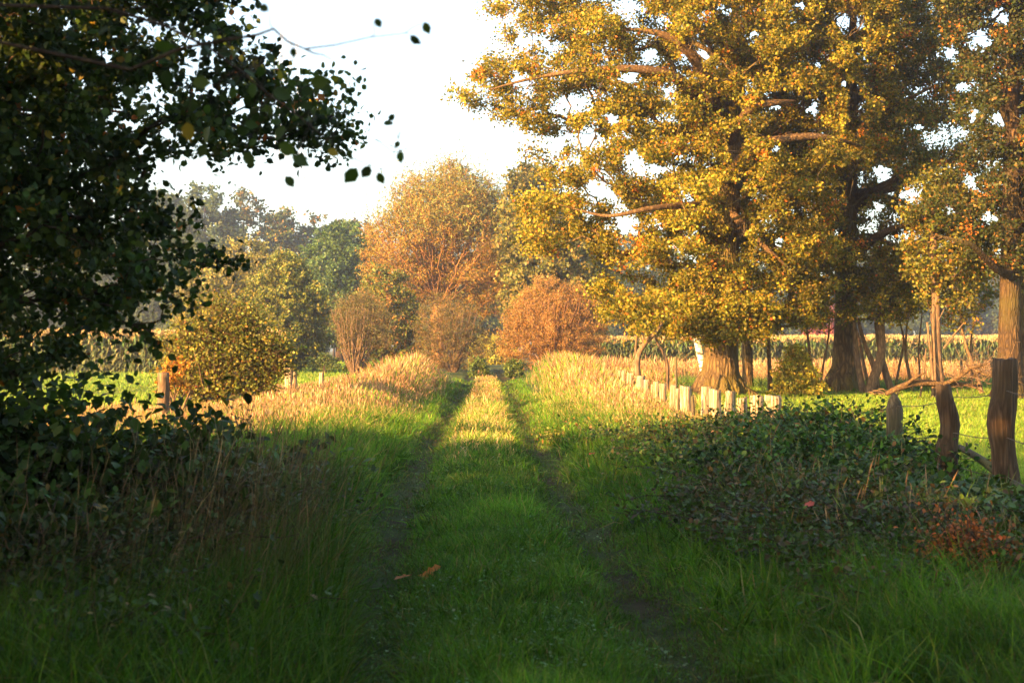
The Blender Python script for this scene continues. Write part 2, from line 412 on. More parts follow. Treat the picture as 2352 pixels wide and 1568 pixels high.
def part_trunk(root, base, pts, bark, sides=8, name='trunk', lump=.05):
    tb = Tubes(); tp = np.asarray(pts, float); tb.add(tp[:, :3], tp[:, 3], sides, True, lump); tb.make(name, bark, root, base)

# ================================================================== THE SETTING
def make_ground():
    def axis(lo, hi, near, step, grow):
        v = [0.0]; s = step
        while v[-1] < hi:
            if v[-1] > near: s *= grow
            v.append(v[-1] + s)
        w = [0.0]; s = step
        while w[-1] > lo:
            if -w[-1] > near: s *= grow
            w.append(w[-1] - s)
        return np.array(w[::-1][:-1] + v)
    xs = axis(-650, 650, 9, .13, 1.06); ys = axis(-200, 700, 34, .16, 1.035)
    X, Y = np.meshgrid(xs, ys); Zg = gz(X, Y)
    V = np.stack([X, Y, Zg], -1).reshape(-1, 3); nx = len(xs); ny = len(ys)
    i, j = np.meshgrid(np.arange(ny - 1), np.arange(nx - 1), indexing='ij'); a = (i * nx + j).ravel()
    q = np.stack([a, a + 1, a + nx + 1, a + nx], 1)
    cx = (X[:-1, :-1] + X[1:, 1:]).ravel() / 2; cy = (Y[:-1, :-1] + Y[1:, 1:]).ravel() / 2
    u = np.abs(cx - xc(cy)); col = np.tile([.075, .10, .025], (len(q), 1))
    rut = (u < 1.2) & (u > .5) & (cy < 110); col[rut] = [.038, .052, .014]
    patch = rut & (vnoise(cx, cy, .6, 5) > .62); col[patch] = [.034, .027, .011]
    md = (u > 2.2); col[md] = [.12, .15, .035]
    far = cy > 62; col[far & (cx > 2)] = [.28, .21, .09]
    col[cy > 180] = [.13, .14, .05]
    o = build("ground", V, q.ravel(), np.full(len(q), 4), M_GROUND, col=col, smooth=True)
    tag(o, kind="structure")
make_ground()

# ------------------------------------------------------------------ grass (stuff nobody could count)
G_GREEN = [((.066, .168, .010), 5), ((.10, .20, .014), 4), ((.036, .10, .008), 3), ((.16, .19, .035), 1.3), ((.26, .19, .08), .45)]
G_RUT = [((.05, .085, .018), 4), ((.08, .085, .025), 3), ((.10, .075, .035), 2)]
G_MEADOW = [((.14, .24, .025), 5), ((.18, .27, .03), 4), ((.23, .28, .05), 2), ((.10, .18, .02), 2), ((.30, .26, .09), .4)]
G_STRAW = [((.40, .25, .12), 4), ((.48, .32, .17), 4), ((.32, .185, .085), 3.5), ((.20, .12, .055), 1.5), ((.22, .19, .06), 1), ((.11, .15, .025), .8)]
G_MIX = [((.42, .31, .12), 3), ((.26, .26, .06), 3), ((.14, .21, .03), 4), ((.5, .38, .18), 2)]

def blades(ins, x, y, h, w, col, tpls, rng, lean=.25, zoff=-.01):
    m = len(x); k = rng.integers(0, len(tpls), m); ph = rng.uniform(0, 2 * np.pi, m)
    up = np.stack([rng.normal(size=m) * lean, rng.normal(size=m) * lean, np.ones(m)], 1); up /= np.linalg.norm(up, axis=1, keepdims=True)
    f = np.stack([np.cos(ph), np.sin(ph), np.zeros(m)], 1); xx = np.cross(f, up); xx /= np.linalg.norm(xx, axis=1, keepdims=True); f = np.cross(up, xx)
    M = np.stack([xx * w[:, None], f * h[:, None], up * h[:, None]], 2)
    P = np.stack([x, y, gz(x, y) + zoff], 1)
    for t in range(len(tpls)):
        s = k == t; ins.add(tpls[t], P[s], M[s], col[s])

def sample(y0, y1, dens, rng, wx=None, expo=1.6, ref=8., pad=1.0):
    """points over the view wedge (or an x range) with density falling with distance"""
    ys = []; xs = []
    edges = np.geomspace(y0, y1, 26)
    for a, b in zip(edges[:-1], edges[1:]):
        ym = (a + b) / 2; d = dens * (ref / ym) ** expo
        lo, hi = (-.375 * ym - pad, .375 * ym + pad) if wx is None else (wx[0], wx[1])
        lo = max(lo, -.40 * ym - pad - .5); hi = min(hi, .40 * ym + pad + .5)
        if hi <= lo: continue
        n = int(d * (b - a) * (hi - lo)); ys.append(rng.uniform(a, b, n)); xs.append(rng.uniform(lo, hi, n))
    return np.concatenate(xs), np.concatenate(ys)
def pxw(y, k=.55): return .0028 + k * y / 1407.0          # blade width in metres
DENS = 2600

def make_track():
    rng = np.random.default_rng(11)
    x, y = sample(4.6, 70, DENS * 1.5, rng, (-4.5, 3.2))
    u = x - xc(y); s = np.abs(u) < 1.45 + .15 * rng.normal(size=len(x)); x, y, u = x[s], y[s], u[s]; au = np.abs(u)
    rut = np.exp(-((au - .86) / .30) ** 2); n1 = vnoise(x, y, .35, 6); n2 = vnoise(x, y, 1.6, 7)
    keep = rng.random(len(x)) > rut * np.where(n1 > .72, .35, -.5); x, y, u, au, rut, n1, n2 = [v[keep] for v in (x, y, u, au, rut, n1, n2)]
    h = (.05 + .17 * n1 ** 1.5 * (.3 + 1.2 * n2)) * (1 - .55 * rut) * rng.uniform(.6, 1.25, len(x)); h *= np.clip(1 + (y - 16) / 30, 1, 1.6)
    gold = np.clip((y - 17) / 10, 0, .55) * (au < .55)
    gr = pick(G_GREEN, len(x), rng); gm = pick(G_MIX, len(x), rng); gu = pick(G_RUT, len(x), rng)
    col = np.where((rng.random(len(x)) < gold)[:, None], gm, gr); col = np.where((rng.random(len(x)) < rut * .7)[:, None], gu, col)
    col *= ((.55 + .9 * n2) * (.7 + .6 * n1))[:, None]
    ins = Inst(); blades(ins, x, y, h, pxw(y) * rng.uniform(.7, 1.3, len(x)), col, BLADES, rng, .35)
    m = 26000; cy = 5.0 + 18 * rng.random(600) ** 1.3; cu = rng.normal(size=600) * .55; cu = np.where(np.abs(np.abs(cu) - .86) < .16, 0, cu); k = rng.integers(0, 600, m)
    y2 = cy[k] + rng.normal(size=m) * .07; x2 = cu[k] + xc(cy[k]) + rng.normal(size=m) * .07; tone = rng.uniform(.4, 1.2, 600)[k]
    blades(ins, x2, y2, rng.uniform(.07, .17, m), pxw(y2, .8) * rng.uniform(.8, 1.4, m), pick(G_GREEN, m, rng) * tone[:, None], BLADES, rng, .6)
    # little clover leaves low among the grass
    m = 9000; yy = 4.8 + 16 * rng.random(m) ** 1.5; uu = rng.normal(size=m) * .75; xx = uu + xc(yy)
    k = vnoise(xx, yy, .5, 8) > .5; xx, yy = xx[k], yy[k]; m = len(xx)
    P = np.stack([xx, yy, gz(xx, yy) + rng.uniform(.02, .09, m)], 1)
    ins.add(LEAF_NEAR, P, frames(rdir(m, rng) * [1, 1, .3], rdir(m, rng) * .4 + [0, 0, 1]) * rng.uniform(.012, .03, m)[:, None, None], pick([((.09, .17, .05), 3), ((.16, .24, .12), 1)], m, rng))
    # dry seed stems down the crown of the track
    x, y = sample(18, 75, 85, rng, (-3, 2), 1.0, 20); u = x - xc(y); s = (np.abs(u + .02) < .48) & (rng.random(len(x)) < np.clip((y - 17) / 14, .12, 1)); x, y = x[s], y[s]
    blades(ins, x, y, rng.uniform(.10, .27, len(x)), pxw(y, .42), pick(G_STRAW, len(x), rng), STEMS, rng, .25)
    # rush tuft on the crown
    for cx, cy in ((xc(25.4) + .02, 25.4), (xc(25) + .42, 24.8), (xc(26.2) - .3, 26)):
        m = 160; blades(ins, cx + rng.normal(size=m) * .13, cy + rng.normal(size=m) * .13, rng.uniform(.2, .38, m), np.full(m, .016), pick([((.05, .09, .02), 1)], m, rng), BLADES, rng, .5)
    tag(ins.make("track_grass", M_GRASS), "short green grass with worn wheel ruts along the farm track", "grass", kind="stuff")
make_track()

def make_verges():
    rng = np.random.default_rng(12)
    x, y = sample(4.6, 46, DENS * 1.25, rng, (-9, 5.2)); u = x - xc(y); au = np.abs(u)
    s = (au > 1.25 + .12 * rng.normal(size=len(x))) & ((y > 21) | (rng.random(len(x)) > .8 * (np.clip((u - 2.2) / .6, 0, 1) + np.clip((-u - 1.9) / .6, 0, 1)))); x, y, u, au = x[s], y[s], u[s], au[s]
    n1 = vnoise(x, y, .5, 9); n2 = vnoise(x, y, 1.9, 10)
    h = (.10 + .22 * np.clip((au - 1.3) / .9, 0, 1)) * (.55 + .8 * n1) * rng.uniform(.6, 1.3, len(x)); h *= np.where((u < -2.4) & (y < 20), .8, 1)
    gold = np.clip((y - 19) / 12, 0, .5)
    col = np.where((rng.random(len(x)) < gold)[:, None], pick(G_MIX, len(x), rng), pick(G_GREEN, len(x), rng)) * ((.5 + .9 * n2) * (.65 + .7 * n1))[:, None]
    ins = Inst(); blades(ins, x, y, h, pxw(y, .6) * rng.uniform(.7, 1.4, len(x)), col, BLADES, rng, .42)
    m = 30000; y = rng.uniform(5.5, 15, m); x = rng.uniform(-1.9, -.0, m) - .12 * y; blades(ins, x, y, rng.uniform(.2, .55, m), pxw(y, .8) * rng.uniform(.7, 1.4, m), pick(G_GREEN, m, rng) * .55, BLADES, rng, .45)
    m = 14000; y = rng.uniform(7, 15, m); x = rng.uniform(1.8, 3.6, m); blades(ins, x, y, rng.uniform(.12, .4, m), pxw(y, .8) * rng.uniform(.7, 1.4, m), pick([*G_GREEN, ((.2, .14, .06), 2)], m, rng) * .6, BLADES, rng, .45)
    m = 60000; cy = 5.2 + 22 * rng.random(900) ** 1.3; cu = np.where(rng.random(900) < .5, -1, 1) * rng.uniform(1.25, 3.6, 900); k = rng.integers(0, 900, m)
    y = cy[k] + rng.normal(size=m) * .10; x = cu[k] + xc(cy[k]) + rng.normal(size=m) * .10; tone = rng.uniform(.45, 1.15, 900)[k]
    blades(ins, x, y, rng.uniform(.16, .42, m), pxw(y, .9) * rng.uniform(.8, 1.5, m), pick(G_GREEN, m, rng) * tone[:, None], BLADES, rng, .55)
    tag(ins.make("verge_grass", M_GRASS), "longer green grass leaning over both sides of the track", "grass", kind="stuff")
make_verges()

def make_meadows():
    rng = np.random.default_rng(13)
    x, y = sample(11, 58, DENS * .9, rng, (4.3, 30)); s = x > 4.3 + .3 * rng.normal(size=len(x)); x, y = x[s], y[s]
    n1 = vnoise(x, y, 1.1, 20); n2 = vnoise(x, y, 4, 21)
    col = pick(G_MEADOW, len(x), rng) * (.7 + .6 * n1)[:, None]
    h = (.05 + .10 * n1 + .05 * n2) * rng.uniform(.6, 1.3, len(x)); ly = np.clip((y - 46) / 8, 0, 1); h *= 1 + ly * 1.2; col *= (1 - .25 * ly)[:, None]
    ins = Inst(); blades(ins, x, y, h, pxw(y, .8), col, BLADES, rng, .35)
    tag(ins.make("pasture_grass", M_GRASS), "bright lush pasture grass beyond the old fence posts", "grass", kind="stuff")
    ins = Inst(); rng = np.random.default_rng(14)
    x, y = sample(24, 150, 1500, rng, (-60, -4), 1.75, 8); s = (x < -5 - .02 * y + .4 * rng.normal(size=len(x))); x, y = x[s], y[s]
    n1 = vnoise(x, y, 2.1, 22)
    blades(ins, x, y, (.06 + .16 * n1) * rng.uniform(.6, 1.3, len(x)) * np.clip(y / 50, 1, 2), pxw(y, .9), pick(G_MEADOW, len(x), rng) * (.75 + .5 * n1)[:, None], BLADES, rng, .35)
    tag(ins.make("meadow_grass", M_GRASS), "green meadow behind the left bank of dry grass", "grass", kind="stuff")
make_meadows()

def tall(name, label, regions, seed, green=.25, mat=M_STRAW):
    """regions: (x0, x1, y0, y1, per m2, height fn or number)"""
    rng = np.random.default_rng(seed); ins = Inst()
    for x0, x1, y0, y1, dens, hf in regions:
        n = int((x1 - x0) * (y1 - y0) * dens * 1.5); x = rng.uniform(x0, x1, n); y = rng.uniform(y0, y1, n)
        k = rng.random(n) < .35 + .65 * (vnoise(x, y, 1.1, 30) > .36); x, y = x[k], y[k]
        u = x - xc(y); k = (np.abs(u) > np.where(u < 0, 1.95, 2.35) + .28 * rng.normal(size=len(x))) ; x, y = x[k], y[k]; u = x - xc(y)
        h = (hf(x, y) if callable(hf) else np.full(len(x), hf)) * (.72 + .5 * vnoise(x, y, 2.2, 31)) * rng.uniform(.65, 1.12, len(x))
        k = h > .08; x, y, h, u = x[k], y[k], h[k], u[k]; m = len(x)
        edge = np.clip((np.abs(u) - 1.7) / 1.4, 0, 1); h = h * (.35 + .65 * edge)
        g = rng.random(m) < green * (1.6 - edge) * (.5 + vnoise(x, y, 1.7, 32))
        st = rng.random(m) < .55
        col = np.where(g[:, None], pick(G_GREEN, m, rng) * 1.3, pick(G_STRAW, m, rng)) * (.8 + .4 * vnoise(x, y, 3, 33))[:, None]
        blades(ins, x[st], y[st], h[st], pxw(y[st], .42), col[st], STEMS, rng, .15)
        st = ~st; blades(ins, x[st], y[st], h[st] * .75, pxw(y[st], .5), col[st], BLADES, rng, .22)
    return tag(ins.make(name, mat), label, "dry grass", kind="stuff")

def hl(x, y):      # height of the dry grass on the left bank
    u = x - xc(y)
    a = np.clip((y - 30) / 18, 0, 1); b = np.clip((5.2 + .03 * (y - 40) + x) / 1.6, 0, 1)
    return .34 + .12 * np.clip((y - 24) / 8, 0, 1) + a * b * .78
tall("dry_grass_bank", "tall pale golden grass bank left of the track", [(-9, -1.7, 21, 32, 330, hl), (-7.5, -1.7, 32, 44, 330, hl), (-7, -1.7, 44, 62, 230, hl)], 41)
def hr(x, y):
    a = np.clip((y - 32) / 14, 0, 1); b = np.clip((3.4 - x) / 1.6, 0, 1)
    return .30 + .15 * np.clip((y - 24) / 8, 0, 1) + a * (.22 + .60 * b)
tall("dry_grass_bank", "golden dry grass between the right rut and the row of split posts", [(.9, 3.6, 22.5, 32, 330, hr), (.5, 3.4, 32, 44, 330, hr), (.3, 5.2, 44, 64, 260, hr)], 42, .4)
tall("reed_strip", "long strip of tall golden reeds crossing behind the oak trunks", [(4.5, 34, 64, 73, 75, .98), (3.0, 8, 60, 68, 110, 1.0)], 43, .06)
def far_edge(): 
    rng = np.random.default_rng(44); ins = Inst()
    n = 16000; x = rng.uniform(3.5, 26, n); y = rng.uniform(50, 60, n)
    blades(ins, x, y, rng.uniform(.2, .55, n) * (.5 + vnoise(x, y, 3, 40)), pxw(y, .9), pick([((.07, .13, .03), 3), ((.12, .18, .04), 2)], n, rng), BLADES, rng, .3)
    tag(ins.make("ditch_grass", M_GRASS), "darker long grass in front of the golden reeds", "grass", kind="stuff")
far_edge()

# ------------------------------------------------------------------ maize fields
def maize(name, label, x0, x1, y0, y1, n, seed, h0=2.2, front=.5):
    rng = np.random.default_rng(seed); ins = Inst()
    x = rng.uniform(x0, x1, n); y = y0 + (y1 - y0) * np.where(rng.random(n) < front, rng.random(n) * .08, rng.random(n))
    h = h0 * rng.uniform(.88, 1.08, n) * (.96 + .08 * vnoise(x, y, 6, 50)); z = gz(x, y)
    P0 = np.stack([x, y, z], 1); up = np.tile([0, 0, 1.], (n, 1)) + rng.normal(size=(n, 3)) * .04
    ins.add(TWIG, P0, frames(up, rdir(n, rng)) * np.stack([np.full(n, .06), h * .95, np.full(n, .06)], 1)[:, None, :], pick([((.16, .20, .06), 1)], n, rng))
    arch = ([(-.5, 0, 0), (.5, 0, 0), (-.6, .35, .28), (.6, .35, .28), (-.4, .75, .2), (.4, .75, .2), (0, 1, -.15)], [(0, 1, 3, 2), (2, 3, 5, 4), (4, 5, 6)])
    for k in range(7):
        t = .15 + .12 * k + rng.normal(size=n) * .03; d = rdir(n, rng) * [1, 1, .25]
        M = frames(d, np.tile([0, 0, 1.], (n, 1))) * np.stack([np.full(n, .11), rng.uniform(.5, .85, n), rng.uniform(.5, .9, n)], 1)[:, None, :]
        pal = [((.10, .17, .045), 4), ((.15, .20, .06), 2), ((.34, .27, .12), 1.2)] if k > 4 else [((.12, .16, .06), 3), ((.16, .17, .07), 2)]
        ins.add(arch, P0 + np.stack([0 * h, 0 * h, h * t], 1), M, pick(pal, n, rng))
    for k in range(5):                                   # tassels
        d = np.tile([0, 0, 1.], (n, 1)) + rng.normal(size=(n, 3)) * .35
        ins.add(LEAF_NARROW, P0 + np.stack([0 * h, 0 * h, h * .93], 1), frames(d, rdir(n, rng)) * np.stack([np.full(n, .28), np.full(n, .38), np.full(n, .3)], 1)[:, None, :], pick([((.50, .38, .17), 3), ((.36, .29, .12), 1)], n, rng))
    tag(ins.make(name, M_STRAW), label, "maize field", kind="stuff")
maize("maize_field", "wide strip of ripe maize with pale tassels behind the oaks", 5, 66, 100, 128, 9000, 51)
maize("maize_field", "patch of maize across the left meadow behind the hanging leaves", -38, -14, 82, 96, 2600, 52, 2.35)

# ================================================================== FENCES
def split_post(px0, px1, ptop, Y, h, seed, label, mat=M_POST, name="fence_post", group="split oak posts in a close row beside the track", cat="fence post", lean=0, notch=.4, depth=None, round_=False, shape=None, pointed=False):
    """upright split trunk piece: irregular section, uneven sawn or torn top"""
    rng = np.random.default_rng(seed)
    xm = X_((px0 + px1) / 2, Y); w = (px1 - px0) / F * Y; base = np.array([xm, Y, float(gz(xm, Y)) - .05]); H = h + .05
    n = 14 if round_ else 9; th = np.linspace(0, 2 * np.pi, n, endpoint=False)
    if round_: rr = w / 2 * (1 + rng.normal(size=n) * .03)
    else: rr = w / 2 * (1 + rng.normal(size=n) * .2)
    dy = 1.0 if round_ else (depth or rng.uniform(.45, .75)); sx = np.cos(th) * rr; sy = np.sin(th) * rr * dy
    sx *= w / (sx.max() - sx.min())
    rings = 12; V = []
    tz = rng.normal(size=n) * .02 * notch; sl = rng.normal() * .12 * notch
    for k in range(rings + 1):
        t = k / rings; ws = 1.0; ox = lean * t * H; oy = 0
        if shape is not None: ws, o_ = shape(t); ox += o_
        ws *= 1 + .03 * math.sin(t * 9 + seed)
        z = np.full(n, t * H)
        if k == rings: z = z + tz + sl * sx
        if pointed and t > .88: ws *= 1 - (t - .88) / .12 * .72
        ja = rng.normal(size=n) * w * (.012 if round_ else .02)
        V += [(sx[i] * ws + ox + ja[i], sy[i] * ws + oy + ja[(i * 3) % n], z[i]) for i in range(n)]
    top = len(V); V.append((V[-n][0] * 0 + ox, 0, H + (.0 if not pointed else .02)))
    I = []; T = []
    for k in range(rings):
        for i in range(n):
            j = (i + 1) % n; I += [k * n + i, k * n + j, (k + 1) * n + j, (k + 1) * n + i]; T.append(4)
    for i in range(n): I += [rings * n + i, rings * n + (i + 1) % n, top]; T.append(3)
    o = build(name, np.array(V), I, T, mat)
    o.location = base
    return tag(o, label, cat, group)

def zx(a): return 1259 + a * .2315
ROW = [ # (photo left, right, top) of each split post, near to far
    (zx(2180), zx(2335), 909, "broad split post with torn reddish face, nearest of the close row"),
    (zx(2012), zx(2145), 908, "squat split post with cracked top, second nearest in the close row"),
    (zx(1862), zx(1970), 914, "shortest yellowish split post between two broader ones"),
    (zx(1737), zx(1843), 898.5, "pale flat topped split post right of the one with a knot hole"),
    (zx(1625), zx(1722), 896.5, "split post with a dark knot hole near its top edge"),
    (zx(1600), zx(1672), 893, "narrow post half hidden behind the knot hole post"),
    (zx(1507), zx(1612), 888, "tallest bright cream split post with a clean sawn top"),
    (zx(1425), zx(1465), 908, "low dark thin post left of the tallest cream post"),
    (zx(1300), zx(1422), 887, "wide split post with a stepped slanting top"),
    (zx(1258), zx(1302), 892, "slim pale post touching the left side of the wide stepped one"),
    (zx(1192), zx(1262), 884, "greyish rounded top split post with a shaded foot"),
    (zx(1115), zx(1190), 881, "flat topped split post with a dark right edge"),
    (zx(1045), zx(1112), 876, "split post with a grey weathered strip down its middle"),
    (zx(1013), zx(1042), 882, "thin dark orange stake in the gap of the row"),
    (zx(965), zx(1008), 872, "rounded split post leaning against its broader left neighbour"),
    (zx(870), zx(960), 863, "broad split post before the crooked saplings"),
    (zx(800), zx(835), 857, "slim split post just left of the grassy gap"),
    (zx(770), zx(798), 855.5, "slim split post with dark bark edge"),
    (zx(738), zx(768), 852, "split post with a black jagged top"),
    (zx(692), zx(735), 850, "pale split post with bark curling from its top"),
    (zx(660), zx(688), 845, "taller far post with a rough broken crown"),
    (zx(634), zx(656), 848, "far post among grass heads, left of the broken crown post"),
    (zx(600), zx(630), 849, "far split post in a pair divided by a dark gap"),
    (zx(553), zx(592), 849, "wider far split post left of the dark gap"),
    (zx(520), zx(545), 850, "small far post half sunk in dry grass"),
    (zx(465), zx(500), 850.5, "brownish far split post sunk in dry grass"),
    (zx(415), zx(455), 849, "far split post beside the tall pair at the row's end"),
    (zx(380), zx(405), 844, "right one of the tall pair at the row's far end"),
    (zx(350), zx(376), 844, "left one of the tall pair at the row's far end"),
    (zx(318), zx(338), 846, "farthest thin post of the row beyond the tall pair"),
]
for i, (a, b, tpx, lab) in enumerate(ROW):
    hh = .86
    Yp = F * (CAM_H - hh) / (tpx - HOR)
    xl = 4.68 - .0385 * Yp; want = X_((a + b) / 2, Yp)
    # keep the post on the fence line: solve its distance from the line, then take the height from the picture
    k = ((a + b) / 2 - 1176) / F; Yl = 4.68 / (k + .0385)
    Yp = .75 * Yl + .25 * Yp if i < 20 else Yp
    hh = CAM_H - (tpx - HOR) / F * Yp - float(gz(X_((a + b) / 2, Yp), Yp))
    split_post(a, b, tpx, Yp, hh, 100 + i, lab, M_GREYPOST if i in (7,) else M_POST, notch=(.5 if i not in (5, 6) else .1) * (1 if i < 18 else 1.6), lean=((i * 37) % 7 - 3) * .014)

def s_mid(t): return (1 + .32 * math.exp(-((t - .42) / .1) ** 2) - .12 * (t > .8) * (t - .8) / .2 * 2, -.03 * math.exp(-((t - .42) / .13) ** 2) + .035 * math.exp(-((t - .68) / .15) ** 2) - .05 * t * t + .04 * (t < .3) * (.3 - t))
def s_right(t): return (1 + .18 * math.exp(-((t - .2) / .12) ** 2) + .10 * math.exp(-((t - .62) / .1) ** 2), .03 * math.exp(-((t - .2) / .1) ** 2) - .035 * math.exp(-((t - .58) / .15) ** 2))
def nearpost(px, w, top, Y, seed, label, mat, shape=None, pointed=False, lean=0):
    h = CAM_H - (top - HOR) / F * Y - float(gz(X_(px, Y), Y))
    return split_post(px - w / 2, px + w / 2, top, Y, h, seed, label, mat, group="old posts of the wire fence", round_=True, shape=shape, pointed=pointed, lean=lean)
nearpost(2054, 38, 905, 15.2, 201, "greenish round post with a pointed top, brambles climbing it", M_GREYPOST, pointed=True)
nearpost(2183, 44, 884, 13.8, 202, "crooked brown post with a bulging middle and ragged top", M_OLDPOST, s_mid, lean=-.02)
nearpost(2303, 54, 825, 12.9, 203, "tallest thick dark post with a knobbly right side", M_OLDPOST, s_right, lean=.02)
nearpost(2395, 46, 850, 12.0, 204, "dark post just past the right edge of the view", M_OLDPOST, lean=.01)

# left row of posts in the dry grass
nearpost(376, 27, 856, 24, 211, "orange brown post left of the yellow shrub", M_BARK)
nearpost(616, 10, 848, 37, 212, "thin weathered stake in front of the green meadow", M_GREYPOST, lean=.03)
split_post(652, 673, 850, 39, .96, 213, "broad pale split post standing in dry grass before the meadow", group="posts on the left of the track", depth=.5)
split_post(670, 682, 858, 39.3, .86, 214, "narrow split post attached to the right of the broad pale one", group="posts on the left of the track")
nearpost(736, 11, 855, 43, 215, "slim pale post with a slanted tip, right of the broad pale one", M_POST, lean=.05)
nearpost(797, 6, 857, 47, 216, "small far stake almost lost in tall dry grass", M_GREYPOST)
# distant meadow posts seen between the oak trunks
for px, Y, h, lab in ((2278, 62, 1.25, "far grey post left of the leaning right oak"), (2208, 62, 1.2, "short far post behind the fallen bough"), (1553, 44, 1.3, "thin dark stake left of the big oak trunk")):
    nearpost(px, 6, HOR - (h - CAM_H) / Y * F, Y, int(px), lab, M_GREYPOST)

# barbed wire strands
def wire(name, pts, label, seed):
    rng = np.random.default_rng(seed); tb = Tubes()
    for a, b in zip(pts[:-1], pts[1:]):
        a = np.array(a, float); b = np.array(b, float); n = max(12, int(np.linalg.norm(b - a) / .03)); t = np.linspace(0, 1, n)
        P = a + (b - a) * t[:, None]; P[:, 2] -= .05 * np.sin(np.pi * t) * np.linalg.norm(b - a) / 2
        for ph in (0, np.pi):
            Q = P.copy(); th = t * np.linalg.norm(b - a) / .05 * np.pi + ph; Q[:, 2] += .004 * np.sin(th); Q[:, 1] += .004 * np.cos(th)
            tb.add(Q, .0028, 4, False)
        for k in range(4, n, 4):
            d = rdir(1, rng)[0] * .02; tb.add([P[k] - d, P[k] + d], .0018, 3, False)
    tag(tb.make(name, M_WIRE), label, "barbed wire", "barbed wire strands")
def wp(px, py, Y): return tuple(PT(px, py, Y) + np.array([0, -.12, 0]))
wire("barbed_wire", [wp(2054, 931, 15.2), wp(2183, 911, 13.8), wp(2303, 897, 12.9), wp(2395, 908, 12.0)], "topmost barbed wire strand between the dark posts", 5)
wire("barbed_wire", [wp(2054, 1000, 15.2), wp(2183, 992, 13.8), wp(2303, 1003, 12.9), wp(2395, 1022, 12.0)], "middle barbed wire strand at half post height", 6)
wire("barbed_wire", [wp(2054, 1062, 15.2), wp(2183, 1066, 13.8), wp(2303, 1092, 12.9), wp(2395, 1125, 12.0)], "lowest barbed wire strand among bramble leaves", 7)
def log_():
    tb = Tubes(); a = PT(2205, 1028, 14.6); b = PT(2360, 1130, 12.4)
    t = np.linspace(0, 1, 9)[:, None]; P = a + (b - a) * t; P[:, 2] += .02 * np.sin(t[:, 0] * 5)
    tb.add(P, np.linspace(.035, .055, 9), 9, True, .12); tb.add([P[1], P[1] + np.array([.0, .02, .09])], [.02, .012], 5)
    tag(tb.make("leaning_branch", M_GREYPOST), "bare grey brown branch leaning behind the tallest dark post", "branch")
log_()

# ================================================================== THE OAKS AND THEIR NEIGHBOURS
OAK_PAL = [((.215, .185, .018), 5), ((.15, .15, .016), 4.5), ((.29, .21, .022), 3), ((.08, .095, .012), 3), ((.36, .19, .03), .5), ((.42, .12, .02), .2)]
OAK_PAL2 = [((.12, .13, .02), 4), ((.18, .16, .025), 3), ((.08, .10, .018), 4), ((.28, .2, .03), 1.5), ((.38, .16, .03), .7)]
OAK_PAL_SHADE = [((.035, .05, .012), 5), ((.05, .06, .013), 3), ((.08, .07, .016), 1.5), ((.25, .13, .03), .5)]  # right oak's leaves, greens darkened to stand in for shade
HOLES = [(1449, 177, 24), (1354, 313, 26), (1403, 272, 20), (1195, 185, 26), (1281, 333, 24), (1383, 434, 36), (1449, 359, 20), (1490, 121, 18), (1577, 116, 18),
         (1195, 96, 16), (1510, 385, 18), (1440, 515, 26), (1867, 250, 26), (1781, 242, 17), (1844, 12, 16), (1734, 78, 14), (1942, 191, 12), (2024, 395, 22),
         (2016, 480, 16), (2098, 450, 26), (1789, 559, 16), (1781, 344, 13), (1930, 43, 16), (1300, 230, 16), (1250, 95, 14), (1880, 150, 12), (1320, 560, 16)]
WINS = [(1688, 470, 34, 75), (1700, 520, 26, 60), (1612, 120, 60, 40), (1520, 150, 90, 22), (1962, 440, 34, 110), (1965, 250, 26, 60), (1962, 60, 30, 60), (1800, 222, 60, 16), (1830, 310, 90, 18), (1925, 620, 40, 40), (2030, 430, 50, 24), (2060, 540, 60, 22), (1690, 330, 20, 40), (2340, 450, 40, 120), (2330, 250, 30, 80)]
HOLES_R = [(2024, 395, 22), (2016, 480, 18), (2098, 450, 30), (2250, 90, 34), (2300, 40, 26), (2300, 270, 22), (2210, 200, 18), (2120, 590, 12), (2230, 420, 24), (2180, 480, 16), (2270, 500, 22), (2330, 330, 16), (2110, 290, 10), (2240, 270, 20), (2190, 120, 20)]
def flared(px, Y, dbh, top, lean=(0, 0), flare=1.7, h0=1.3):
    """trunk nodes from the ground up, root flare at the bottom"""
    x = X_(px, Y); g = float(gz(x, Y)); pts = []
    for z, k in ((-.1, flare), (.18, 1 + (flare - 1) * .62), (.5, 1 + (flare - 1) * .28), (1.1, 1.05), (1.8, .97), (3, .9), (5, .82), (8, .66), (top * .8, .42), (top, .14)):
        if z > top: break
        t = z / top; pts.append((x + lean[0] * t, Y + lean[1] * t, g + z, dbh / 2 * k))
    return pts
